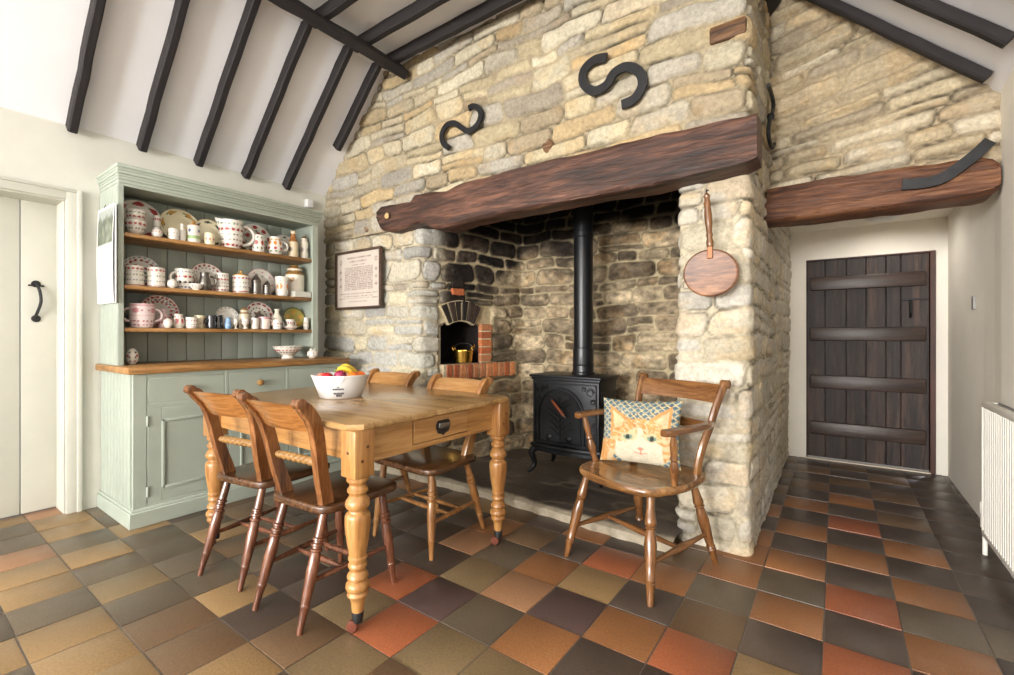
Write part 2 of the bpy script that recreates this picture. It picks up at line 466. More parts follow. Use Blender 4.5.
def brick_zone(s, z):
    return  ((s > NI0-.03) & (s < NI1+.13) & (z > NZ0-.145) & (z < NZ1+.20)) | ((s > NI0+.0) & (s < S2-.13) & (z > NZ0-.145) & (z < NZ0-.01))
def palB(S, Z, rid, px, py):
    base = pick(rid, GREYS); n = fbm(S*2.2, Z*2.2, 3, 3)
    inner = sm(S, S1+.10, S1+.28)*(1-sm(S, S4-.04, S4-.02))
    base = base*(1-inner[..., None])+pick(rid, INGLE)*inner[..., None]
    pil = sm(S, S4-.03, S4-.01); base = base*(1-pil[..., None])+pick(rid, CREAM)*pil[..., None]
    left_dark = (1-sm(S+.05*n, .10, .26))*sm(Z, .7, .95); base = base*(1-.62*left_dark)[..., None]  # stones darken towards the left wall, from about worktop height up
    sd = sm(S, S5+.05, S5+.3); base = base*(1-sd[..., None])+pick(rid, SIDE)*sd[..., None]
    black = sm(Z+n*.5-.66*sm(S, S1+.6, S2+.2)-.1*rid[..., 0], 1.02, 1.32)*inner*sm(rid[..., 5]+.35, .2, .3)
    blk = pick(rid, BLACK)*1.1
    base = base*(1-black[..., None])+blk*black[..., None]
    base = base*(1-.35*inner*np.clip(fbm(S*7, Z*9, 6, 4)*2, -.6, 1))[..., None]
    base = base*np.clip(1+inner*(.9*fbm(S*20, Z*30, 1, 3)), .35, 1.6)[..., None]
    mort = np.array(lin((200, 189, 164)))*np.ones(S.shape+(3,))
    mi = np.array(lin((192, 176, 143)))
    mort = mort*(1-inner[..., None])+mi*inner[..., None]
    # soot on the joints too, near the throat
    st = 1-.80*inner*sm(Z+n*.25, 1.75, 2.05)
    return base, mort, st
def keepB(s, z, x, y):
    front = (s < S1+.03) | ((s > S4-.03))
    k = ~(front & (z > 1.97)) | ((y > 3.28) & (s > S5) & (z < 2.06))
    hole = (s > NI0) & (s < NI1) & (z > NZ0) & (z < arch_top(s))
    return k & ~hole
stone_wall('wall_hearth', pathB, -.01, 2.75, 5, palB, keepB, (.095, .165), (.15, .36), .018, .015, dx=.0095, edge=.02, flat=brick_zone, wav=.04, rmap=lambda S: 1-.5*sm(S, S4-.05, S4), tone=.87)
# --- chimney breast above the beam
pathA = round_path([(LW-.1, FY-.01), (SX, FY-.01), (SX, 3.34)], [.05])
def palA(S, Z, rid, px, py):
    b = pick(rid, HONEY); lf = 1-sm(S, .2, 1.7)
    b = b*(1-.45*lf[..., None])+pick(rid, GREYS+[(214,188,132)])*.45*lf[..., None]
    return b, np.array(lin((176, 162, 134)))*np.ones(S.shape+(3,)), None
stone_wall('wall_chimney', pathA, 1.95, CF+.03, 8, palA, lambda s, z, x, y: z < ceil_z(x)+.03, (.085, .15), (.16, .42), .012, .016, .055, edge=.018, ochre=.28, tone=.80)
# --- gable over the passage
pathG = round_path([(SX-.03, 3.27), (RW+.0, 3.27), (RW+.06, 3.36)], [.05])
def palG(S, Z, rid, px, py):
    return pick(rid, GABLE), np.array(lin((194, 176, 146)))*np.ones(S.shape+(3,)), None
stone_wall('wall_gable', pathG, 1.93, CF, 21, palG, lambda s, z, x, y: z < ceil_z(x)+.03, (.07, .13), (.18, .5), .012, .03, .06, slope=.10, ochre=.3, tone=.84)

# --- bread oven: brick arch, jamb and sill, dark chamber
def frame_at(s):
    """matrix: local x along the wall, y up, z out of the wall"""
    t = (Vector(BK0+(0,))-Vector(PIER+(0,))).normalized()
    o = Vector(PIER+(0,))+t*(s-S1)
    n = Vector((t.y, -t.x, 0))
    m = Matrix((( t.x, 0, n.x, o.x), (t.y, 0, n.y, o.y), (0, 1, 0, 0), (0, 0, 0, 1)))
    return m
oven = MB()
rb = random.Random(3)
def brick_col(dark):
    c = rb.choice([(50,42,38), (62,50,44), (44,38,35)]) if dark else rb.choice([(186,112,70), (172,98,62), (196,128,84), (160,92,62), (180,120,84)])
    k = rb.uniform(.9, 1.1); return tuple(x*k for x in lin(c))
def brick(mb, pts, d0, d1, col, mtx):
    n0 = len(mb.v); mb.prism(pts, d0, d1, mtx, .006, 1)
    if mb.c is None: mb.c = [(1,1,1)]*n0
    while len(mb.c) < len(mb.v): mb.c.append(col)
    for i in range(n0, len(mb.v)): mb.c[i] = col
FM = frame_at(S1)
x0, x1 = NI0-S1, NI1-S1; xc = (x0+x1)/2
for k in range(6):              # voussoirs
    a0 = (k-3)/6*1.0+.012; a1 = a0+.135
    def vp(a, r): return (xc+r*math.sin(a)*1.0, NZ1-.20+r*math.cos(a))
    brick(oven, [vp(a0, .265), vp(a1, .265), vp(a1, .425), vp(a0, .425)], -.03, .030+rb.uniform(-.006, .006), brick_col(True), FM)
for k in range(5):              # right jamb
    z = NZ0+.008+k*.066
    brick(oven, [(x1+.0, z), (x1+rb.uniform(.105, .13), z), (x1+rb.uniform(.105, .13), z+.055), (x1, z+.055)], -.02, .03, brick_col(False), FM)
for k in range(2):              # bricks above, at the pier
    z = NZ1+.27+k*.066
    brick(oven, [(x0+.10, z), (x0+.22, z), (x0+.22, z+.055), (x0+.10, z+.055)], -.04, .026, brick_col(k == 1), FM)
for k in range(11):             # sill of bricks on edge
    xa = x0+.03+k*.067
    brick(oven, [(xa, NZ0-.125), (xa+.055, NZ0-.125), (xa+.055, NZ0-.005), (xa, NZ0-.005)], -.10, .055, brick_col(False), FM)
mort = lin((196, 180, 148))
n0 = len(oven.v)
oven.box(x0-.0, x0+.78, NZ0-.128, NZ0-.004, -.1, .046, .004, 1, FM)      # mortar bed round the bricks
oven.box(x1+.004, x1+.112, NZ0, NZ1-.0, -.02, .022, .004, 1, FM)
arcpts = [(xc+.258*math.sin(a), NZ1-.20+.258*math.cos(a)) for a in [(-.51+i*1.02/16) for i in range(17)]]
arco = [(xc+.43*math.sin(a), NZ1-.20+.43*math.cos(a)) for a in [(.51-i*1.02/16) for i in range(17)]]
oven.prism(arcpts+arco, -.02, .020, FM)
oven.c += [mort]*(len(oven.v)-len(oven.c))
for i in range(n0, len(oven.v)): oven.c[i] = mort
# chamber
n0 = len(oven.v)
sect = [(x0-.02, NZ0), (x1+.02, NZ0), (x1+.02, NZ1-.01)]+[(xc+(x1-x0+.04)/2*math.cos(a), NZ1-.01+.08*math.sin(a)) for a in [PI*i/12 for i in range(1, 12)]]+[(x0-.02, NZ1-.01)]
m_ = len(sect)
vs = [FM @ Vector((p[0], p[1], 0.0)) for p in sect]+[FM @ Vector((p[0], p[1], -.5)) for p in sect]
oven.add(vs, [(i, (i+1) % m_, m_+(i+1) % m_, m_+i) for i in range(m_)]+[tuple(m_+i for i in range(m_))], [lin((40, 34, 32))]*len(vs))
struct(oven.build('bread_oven', M['stone']))

# soot-black throat above the hearth
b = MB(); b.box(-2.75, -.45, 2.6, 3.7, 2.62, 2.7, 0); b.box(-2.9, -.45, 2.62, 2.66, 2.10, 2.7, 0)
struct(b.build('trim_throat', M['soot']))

# ---------------------------------------------------------------- hearth slab
def slab():
    nx_, ny_ = 130, 70
    X0, X1, Y0, Y1 = -3.2, -.665, 2.43, 3.62
    gx = np.linspace(X0, X1, nx_); gy = np.linspace(Y0, Y1, ny_)
    GX, GY = np.meshgrid(gx, gy, indexing='ij')
    skew = -.075*np.clip((GX+1.8)/1.13, 0, 1)*(1-(GY-Y0)/(Y1-Y0))
    n = fbm(GX*2.5, GY*4.5, 2, 4)
    h = .06+.010*n+.006*np.abs(vn(GX*5, GY*9, 4))
    front = sm(GY, Y0, Y0+.03); h = h*(.75+.25*front)
    crack = np.minimum(np.abs((GX*1.0+.06*vn(GX*3, GY*3, 5)) % .62-.31), np.abs((GY+.05*vn(GX*3, GY*2, 6)-.1) % .45-.22))
    base = np.array(lin((84, 76, 70)))*(1+.55*n)[..., None]
    pale = np.array(lin((176, 164, 142)))
    ed = (1-sm(GY+.04*vn(GX*6, GY*6, 3), Y0+.02, Y0+.06))
    vein = np.clip(1-np.abs(fbm(GX*1.6, GY*4, 7, 3))*14, 0, 1)*.35
    c = base*(1-np.maximum(ed*.75, vein)[..., None])+pale*np.maximum(ed*.75, vein)[..., None]
    mb = MB()
    vs = [(GX[i, j], GY[i, j]+skew[i, j], h[i, j]) for i in range(nx_) for j in range(ny_)]
    fs = [(i*ny_+j, (i+1)*ny_+j, (i+1)*ny_+j+1, i*ny_+j+1) for i in range(nx_-1) for j in range(ny_-1)]
    cs = [tuple(np.clip(c[i, j], .01, .9)) for i in range(nx_) for j in range(ny_)]
    o = len(vs)
    for i in range(nx_): vs.append((GX[i, 0]+0, Y0+skew[i, 0]+.006*math.sin(i*.7), 0)); cs.append(tuple(pale*.8))
    fs += [(o+i, o+i+1, (i+1)*ny_, i*ny_) for i in range(nx_-1)]
    mb.add(vs, fs, cs)
    return mb.build('hearth', vcol('hearth_stone', .42, 30, .2, .5, 40, .008))
struct(slab())

# ---------------------------------------------------------------- floor of quarry tiles
CODES = {'T': (136,110,75), 'G': (92,81,66), 'D': (74,63,55), 'B': (100,79,58), 'O': (134,91,57), 'R': (144,84,55), 'P': (142,105,76), 'V': (78,62,58), 'S': (116,98,71)}
ROWS = {  # j: (first i, codes)
 -2: (-12, 'GGTGTT'), -1: (-16, 'GGPTTGTTT'), 0: (-17, 'PTTGTGSGBBT'), 1: (-16, 'GGTGGGGTDBSB'), 2: (-16, 'GDDGTBGDDSRSSB'),
 3: (-15, 'DBBGGBGDRVGODD'), 4: (-14, 'DGDDBDDDSPVORT'), 5: (-13, 'DBDDDDPGOTDBDR'), 6: (-12, 'DBDDDOBDROGODO'), 7: (-10, 'DBTBDODBOGRGG'),
 8: (-6, 'BDBBOODOD'), 9: (-3, 'BODODD'), 10: (-3, 'DDODOD'), 11: (-3, 'BODRDD'), 12: (-3, 'DDODBD'), 13: (-2, 'BDODD'), 14: (-2, 'DBDBD')}
def floor():
    mb = MB(); rf = random.Random(5)
    for j in range(-26, 19):
        for i in range(-21, 4):
            xa = -.037+.24*i; ya = .56+.241*j
            if xa < -4.35 or xa > .85: continue
            code = None
            if j in ROWS:
                f0, cs = ROWS[j]
                if 0 <= i-f0 < len(cs): code = cs[i-f0]
            if code is None:
                if i >= 2: code = 'D'
                elif j > 14: code = 'DB'[(i+j) % 2]
                else: code = rf.choice('GDTBOGDS')
            c = lin(CODES[code]); k = rf.uniform(.9, 1.1); c = tuple(x*k for x in c)
            e = .0026
            g = [rf.uniform(-.0012, .0012) for _ in range(4)]
            b = bmesh.new(); bmesh.ops.create_cube(b, size=1)
            tl = [rf.uniform(-.0015, .0015) for _ in range(3)]
            for v in b.verts:
                v.co = (xa+.12+v.co.x*(.24-2*e)+g[0], ya+.1205+v.co.y*(.241-2*e)+g[1], -.02+(v.co.z+.5)*.02+(tl[0]+tl[1]*v.co.x+tl[2]*v.co.y if v.co.z > 0 else 0))
            bmesh.ops.bevel(b, geom=[ed for ed in b.edges if all(v.co.z > -.01 for v in ed.verts)], offset=.002, segments=2, affect='EDGES', profile=.5)
            # grid the top so tones can drift over one tile
            n0 = len(mb.v); mb.bm(b)
            drift = rf.choice([0, 0, .25, -.2, .35]); ang = rf.uniform(0, 6.3)
            tc = []
            for p in mb.v[n0:]:
                q = ((p[0]-xa-.12)*math.cos(ang)+(p[1]-ya-.12)*math.sin(ang))/.12
                tc.append(tuple(max(.003, x*(1+drift*q*.6)) for x in c))
            mb.c = (mb.c or [])[:n0]+tc
    n0 = len(mb.v); mb.box(-4.4, .95, -5.8, 5.2, -.06, -.003, 0)
    mb.c = mb.c[:n0]+[lin((98, 88, 79))]*(len(mb.v)-n0)
    return mb.build('floor', M['tile'])
struct(floor())

# ---------------------------------------------------------------- room shell
NY = -5.5
b = MB()           # left wall with the door opening Y -.16 .. .715, z 0 .. 1.935
b.box(LW-.22, LW, NY-.1, -3.6, -.05, 2.5, 0); b.box(LW-.22, LW, -2.4, -.16, -.05, 2.5, 0); b.box(LW-.22, LW, -3.6, -2.4, -.05, .9, 0); b.box(LW-.22, LW, -3.6, -2.4, 2.0, 2.5, 0); b.box(LW-.22, LW, .715, 2.75, -.05, 2.5, 0); b.box(LW-.22, LW, -.16, .715, 1.935, 2.5, 0)
struct(b.build('wall_left', M['plaster']))
# right wall, softly bent, with a window opening near the camera
b = MB()
sec = [(RW, NY-.1), (RW, .25), (RW, 1.55), (RW, 3.05), (RW+.008, 3.25), (RW+.035, 3.5), (RW+.05, 3.8), (RW+.06, BY+.1)]
WZ0, WZ1 = .95, 1.95
for i in range(len(sec)-1):
    (xa, ya), (xb, yb) = sec[i], sec[i+1]
    spans = [(-.05, WZ0), (WZ1, 2.5)] if i == 1 else [(-.05, 2.5)]
    for za, zb in spans:
        b.add([(xa, ya, za), (xb, yb, za), (xb, yb, zb), (xa, ya, zb), (RW+.25, ya, za), (RW+.25, yb, za), (RW+.25, yb, zb), (RW+.25, ya, zb)],
              [(0, 1, 2, 3), (4, 5, 6, 7), (0, 1, 5, 4), (3, 2, 6, 7), (0, 3, 7, 4), (1, 2, 6, 5)])
struct(b.build('wall_right', M['plaster_white']))
# end wall of passage round the plank door
b = MB(); DX0, DX1, DZ = -.215, .645, 1.775
b.box(SX-.2, DX0, BY, BY+.15, -.05, 2.1, .0); b.box(DX1, RW+.2, BY, BY+.15, -.05, 2.1, 0); b.box(DX0, DX1, BY, BY+.15, DZ, 2.1, 0)
struct(b.build('wall_back', M['plaster_white']))
b = MB(); b.box(SX-.1, RW+.2, 3.34, BY+.1, 2.03, 2.1, 0)
struct(b.build('ceiling_passage', M['plaster_white']))
# near wall with two windows
b = MB()
wins = [(-3.2, -1.9), (-1.2, .1)]
xs = [LW-.2, wins[0][0], wins[0][1], wins[1][0], wins[1][1], RW+.25]
for i in range(5):
    if i in (1, 3):
        b.box(xs[i], xs[i+1], NY-.2, NY, -.05, .9, 0); b.box(xs[i], xs[i+1], NY-.2, NY, 2.1, CF+.1, 0)
    else: b.box(xs[i], xs[i+1], NY-.2, NY, -.05, CF+.1, 0)
struct(b.build('wall_near', M['plaster']))
for k, (xa, xb) in enumerate(wins):
    b = MB()
    for x in (xa+.02, (xa+xb)/2, xb-.02): b.box(x-.025, x+.025, NY-.14, NY-.09, .9, 2.1, .004)
    for z in (.92, 1.5, 2.08): b.box(xa, xb, NY-.14, NY-.09, z-.025, z+.025, .004)
    wn = struct(b.build('window_%d' % (k+1), M['cream']))
    MB().box(xa+.02, xb-.02, NY-.118, NY-.112, .92, 2.08, 0).build('pane', M['glass'], wn)
b = MB()
for y in (.27, .9, 1.53): b.box(RW+.14, RW+.19, y-.025, y+.025, WZ0, WZ1, .004)
for z in (WZ0+.02, 1.45, WZ1-.02): b.box(RW+.14, RW+.19, .25, 1.55, z-.025, z+.025, .004)
wn = struct(b.build('window_3', M['cream']))
MB().box(RW+.162, RW+.168, .27, 1.53, WZ0+.02, WZ1-.02, 0).build('pane', M['glass'], wn)
b = MB()
for y in (-3.58, -3.0, -2.42): b.box(LW-.18, LW-.13, y-.025, y+.025, .9, 2.0, .004)
for z in (.92, 1.45, 1.98): b.box(LW-.18, LW-.13, -3.6, -2.4, z-.025, z+.025, .004)
wn = struct(b.build('window_4', M['cream']))
MB().box(LW-.158, LW-.152, -3.58, -2.42, .92, 1.98, 0).build('pane', M['glass'], wn)
# ceiling: two slopes and a flat, as one shell
b = MB()
prof = [(LW-.25, CZ-.25), (LW, CZ), (LW+CF-CZ, CF), (RW-(CF-2.31), CF), (RW, 2.31), (RW+.3, 2.01)]
off = [(x, z+.09) for x, z in prof]
Y0, Y1 = NY-.2, 3.42
n = len(prof)
vs = [(x, Y0, z) for x, z in prof]+[(x, Y1, z) for x, z in prof]+[(x, Y0, z) for x, z in off]+[(x, Y1, z) for x, z in off]
fs = []
for i in range(n-1):
    fs += [(i, i+1, n+i+1, n+i), (2*n+i, 2*n+i+1, 3*n+i+1, 3*n+i), (i, i+1, 2*n+i+1, 2*n+i), (n+i, n+i+1, 3*n+i+1, 3*n+i)]
fs += [(0, n, 3*n, 2*n), (n-1, 2*n-1, 4*n-1, 3*n-1)]
b.add(vs, fs); struct(b.build('ceiling', M['ceiling'], angle=20))

# ---------------------------------------------------------------- rafters, ties, purlins
def timber(name, p0, p1, w, h, mat, up, label, cat, group, wob=.0025, seed=0):
    """wobbly hand-hewn timber whose underside centre-line runs p0-p1"""
    rr = random.Random(seed); p0 = Vector(p0); p1 = Vector(p1); L = (p1-p0).length
    n = max(6, int(L/.12)); up = Vector(up)
    d = (p1-p0).normalized(); sd = d.cross(up).normalized(); u = sd.cross(d)
    rot = Matrix((d, sd, u)).transposed().to_4x4() if False else Matrix(((d.x, sd.x, u.x), (d.y, sd.y, u.y), (d.z, sd.z, u.z))).to_4x4()
    mb = MB(); sec = [(-w/2+.008, 0), (w/2-.008, 0), (w/2, .008), (w/2, h-.004), (-w/2, h-.004), (-w/2, .008)]
    pts = []; vs = []; m = len(sec)
    for i in range(n+1):
        a = rr.uniform(-wob, wob); c = rr.uniform(-wob, wob)
        for (s_, t_) in sec:
            vs.append((L*i/n, s_+a, t_+(c if t_ < h*.5 else 0)))
    fs = []
    for i in range(n):
        for j in range(m):
            k = (j+1) % m; fs.append((i*m+j, (i+1)*m+j, (i+1)*m+k, i*m+k))
    fs += [tuple(range(m)), tuple(n*m+j for j in range(m))]
    mb.add(vs, fs)
    o = mb.build(name, mat, None)
    o.matrix_world = Matrix.Translation(p0) @ rot
    return tag(o, label, cat, group)
RY = [2.36, 2.095, 1.765, 1.428, 1.088, .739, .39, .05]
ordn = ['against the stone chimney', 'second from the stone chimney', 'third from the stone chimney', 'fourth from the stone chimney',
        'fifth from the stone chimney', 'sixth from the stone chimney', 'seventh from the stone chimney', 'eighth from the stone chimney']
inv = .7071
for k, y in enumerate(RY[:6]):
    xe = LW+.06 if k else LW+.40
    # underside line: 9 cm below the sloped ceiling measured square to it
    def und(x): return CZ+(x-LW)-.085/inv
    timber('rafter', (xe, y, und(xe)), (-2.86, y, und(-2.86)), .047, .083, M['rafterX'], (-1, 0, 1),
           'black sloping rafter on the left ceiling slope, '+ordn[k], 'rafter', 'sloping rafters on the left', seed=k)
for k, y in enumerate(RY[:4]):
    timber('ceiling_tie', (-2.86, y-.01, CF-.085), (-.30, y-.01, CF-.085), .054, .083, M['rafterX'], (0, 0, 1),
           'black horizontal ceiling tie above the purlin, '+ordn[k], 'beam', 'flat ceiling ties', seed=20+k)
pos = ['against the stone gable', 'second from the stone gable', 'third from the stone gable', 'fourth from the stone gable']
for k, y in enumerate([3.13, 2.79, 2.45]):
    def undr(x): return 2.31+(RW-x)-.052/inv
    timber('rafter', (.575, y, undr(.575)), (-.30, y, undr(-.30)), .05, .05, M['rafterX'], (1, 0, 1),
           'black sloping rafter on the right ceiling slope, '+pos[k], 'rafter', 'sloping rafters on the right', seed=40+k)
# purlins, turned to the slope
timber('purlin', (-2.745, -1.9, 3.10), (-2.685, 2.43, 3.10), .07, .105, M['rafterX'], (-.66, 0, .75),
       'long dark purlin running under the left rafters into the stonework', 'beam', 'purlins', .004, 60)
timber('purlin', (-.36, 1.2, 3.08), (-.36, 3.24, 3.08), .08, .115, M['rafterX'], (.66, 0, .75),
       'dark purlin end beside the top of the chimney flank', 'beam', 'purlins', .004, 61)

# ---------------------------------------------------------------- hewn beams
def hewn(name, prof, y0, y1, mat, label, cat, seed, n=150, m=10, amp=.010):
    """prof: list of (x, zbottom, ztop); rounded rectangular section"""
    P = np.array(sorted(prof)); xs = np.linspace(P[0, 0], P[-1, 0], n)
    zb = np.interp(xs, P[:, 0], P[:, 1]); zt = np.interp(xs, P[:, 0], P[:, 2])
    sec = []
    r = .10
    for (cx_, cz_, a0) in ((0, 0, PI), (1, 0, 1.5*PI), (1, 1, 0), (0, 1, .5*PI)):
        pass
    # param around: front (y0) up, top back, back down, bottom forward
    prm = []
    for k in range(m): prm.append((0, k/(m-1)))
    for k in range(1, 6): prm.append((k/6, 1))
    for k in range(m): prm.append((1, 1-k/(m-1)))
    for k in range(1, 8): prm.append((1-k/8, 0))
    prm = np.array(prm); mm = len(prm)
    V = []
    for i, x in enumerate(xs):
        H = zt[i]-zb[i]
        for j, (a, bz) in enumerate(prm):
            y = y0+(y1-y0)*a; z = zb[i]+H*bz
            # ease the arrises
            for (ay, az) in ((0, 0), (0, 1)):
                dy = a-ay; dz = bz-az
                if abs(dy)*(y1-y0) < .02 and abs(dz)*H < .02:
                    y += .008; z += .008 if az == 0 else -.008
            nn = amp*float(fbm(np.array(x*3.+seed), np.array(j*.33), seed, 4))
            n2 = amp*.6*float(fbm(np.array(x*9.+seed), np.array(j*1.1), seed+3, 2))
            if a < .5: y -= nn+n2
            z += (nn*.8+n2) if bz > .5 else (nn+n2)
            V.append((x, y, z))
    F = []
    for i in range(n-1):
        for j in range(mm):
            k = (j+1) % mm; F.append((i*mm+j, i*mm+k, (i+1)*mm+k, (i+1)*mm+j))
    F += [tuple(range(mm)), tuple((n-1)*mm+j for j in range(mm))]
    mb = MB(); mb.add(V, F)
    return tag(mb.build(name, mat, None, angle=50), label, cat)
BYF = 2.39
top = [(376, 212), (381, 206), (396, 203), (410, 200), (414, 194), (428, 191), (444, 190), (455, 184), (462, 181), (500, 172), (560, 156), (620, 142), (680, 128), (757, 111)]
bot = [(376, 222), (380, 231), (392, 233), (404, 229), (418, 224), (425, 226), (432, 230), (442, 230.5), (452, 227), (467, 222), (500, 215.5), (545, 206.5), (600, 196), (650, 187), (700, 176), (745, 164), (752, 161), (757, 158)]
T_ = [onY(x, y, BYF) for x, y in top]; B_ = [onY(x, y, BYF) for x, y in bot]
xs_all = sorted(set([round(p.x, 4) for p in T_+B_]))
tx_ = [p.x for p in T_]; tz_ = [p.z for p in T_]; bx_ = [p.x for p in B_]; bz_ = [p.z for p in B_]
prof = [(x, float(np.interp(x, bx_, bz_))+.010, float(np.interp(x, tx_, tz_))) for x in xs_all]
beam = hewn('fireplace_beam', prof, BYF, 2.565, M['beam'], 'massive dark hewn oak beam spanning the stone inglenook', 'beam', 4)
c = onY(387.5, 216, BYF-.012)
d = MB(); d.lathe([(0, .020), (.006, .024), (.012, .022), (.014, .012), (.011, .010), (.011, 0)], 20)
o = d.build('carved_disc', M['disc'], beam, c, (PI/2, 0, 0)); o['label'] = 'small pale carved round disc at the left end'
LY = 3.19
prof = [(-.36, 1.79, 2.0), (-.1, 1.785, 2.005), (.1, 1.79, 1.995), (.3, 1.785, 2.0), (.45, 1.79, 1.99), (.58, 1.79, 1.985), (.63, 1.80, 1.965), (.65, 1.82, 1.94)]
hewn('lintel_beam', prof, LY, 3.40, M['lintel'], 'rough reddish oak lintel beam over the passage to the plank door', 'beam', 9, 90, 9, .012)

# ---------------------------------------------------------------- ironwork on the chimney
def flatbar(pts, w, th, normal):
    mb = MB(); mb.sweep(pts, [(-w/2, -th/2), (w/2, -th/2), (w/2, th/2), (-w/2, th/2)], normal); return mb
s1 = [onY(360+x/4.5, 90+y/4.5, 2.44) for x, y in [(490,84),(508,74),(532,82),(545,112),(528,158),(490,186),(458,170),(425,150),(390,160),(369,200),(376,240),(402,262)]]
o = flatbar(spline(s1, 5), .038, .016, (0, -1, 0)).build('wall_tie', M['iron'])
tag(o, 'smaller black iron S-shaped wall tie, left on the chimney breast', 'wall tie', 'iron S-shaped wall ties')
s2 = [onY(300+x/2.1125, y/2.1125, 2.44) for x, y in [(648,122),(622,128),(600,150),(600,178),(622,193),(648,180),(664,155),(690,142),(716,152),(724,178),(708,208),(680,222)]]
o = flatbar(spline(s2, 5), .050, .018, (0, -1, 0)).build('wall_tie', M['iron'])
tag(o, 'larger black iron S-shaped wall tie high above the beam', 'wall tie', 'iron S-shaped wall ties')
t = thing('wall_tie', 'thin black wrought iron tie on the flank of the chimney', 'wall tie', (SX+.05, 2.62, 2.2))
pts = [onX(560+x/4.225, 90+y/4.225, SX+.045)-Vector((SX+.05, 2.62, 2.2)) for x, y in [(880,-20),(892,15),(901,50),(900,85),(890,112),(884,140),(880,180),(886,220),(897,245),(906,228)]]
b = MB(); b.tube(spline(pts, 5), .011, 8, (1, 0, 0)); b.build('bar', M['iron'], t)
b = MB(); b.lathe([(-.02, .004), (-.015, .016), (0, .021), (.015, .016), (.02, .004)], 12, Matrix.Translation(pts[4])); b.build('boss', M['iron'], t)
sp = [onY(x, y, 3.165) for x, y in [(902, 185), (925, 183), (943, 178), (958, 168), (975, 155), (990, 141)]]
o = flatbar(spline(sp, 4), .052, .022, (0, -1, 0)).build('iron_strap', M['iron'])
tag(o, 'bent black iron strap across the right end of the passage lintel', 'strap')

b = MB(); q0, q1 = onY(709, 45, 2.47), onY(744, 22, 2.47)
b.box(q0.x, q1.x+.01, 2.465, 2.6, q0.z-.0, q0.z+.085, .012, 2)
struct(b.build('trim_2', M['oldblock']))
b = MB()
for x, y, r in ((547, 146, .038), (366, 228, .03)):
    c = onY(x, y, 2.47); b.lathe([(-.05, r), (.0, r), (.006, r*.8), (.004, r*.5), (.007, r*.2), (.006, 0)], 14, Matrix.Translation((c.x, 2.475, c.z)) @ Matrix.Rotation(PI/2, 4, 'X') @ Matrix.Diagonal((1, 1.2, 1, 1)))
struct(b.build('trim_3', M['oldblock']))
# ---------------------------------------------------------------- wooden paddle on the pillar
t = thing('wooden_paddle', 'round wooden paddle with turned handle hung on the stone pillar', 'paddle', (-.505, 2.44, 1.41))
b = MB(); R0 = .124
b.lathe([(-.012, .0), (-.012, R0-.008), (-.006, R0), (.006, R0), (.012, R0-.008), (.009, R0-.03), (.008, 0)], 40, Matrix.Rotation(math.radians(8), 4, 'Y') @ Matrix.Diagonal((1.04, 1, .95, 1)) @ Matrix.Rotation(PI/2, 4, 'X'))
b.build('blade', M['paddle'], t)
b = MB(); b.spindle((0, 0, .118), (-.018, .0, .40), [(0, .010), (.04, .016), (.12, .018), (.2, .013), (.25, .017), (.3, .013), (.45, .017), (.6, .019), (.75, .015), (.82, .018), (.88, .012), (.95, .016), (1, .006)], 14)
b.build('handle', M['winZ'], t)
b = MB(); b.tube([(-.018, .0, .395), (-.022, .02, .42), (-.02, .045, .425)], .004, 8); b.build('hook', M['iron'], t)
b = MB(); b.box(-.014, .014, -.016, -.008, .07, .13, .003); b.build('ferrule', M['copper'], t)

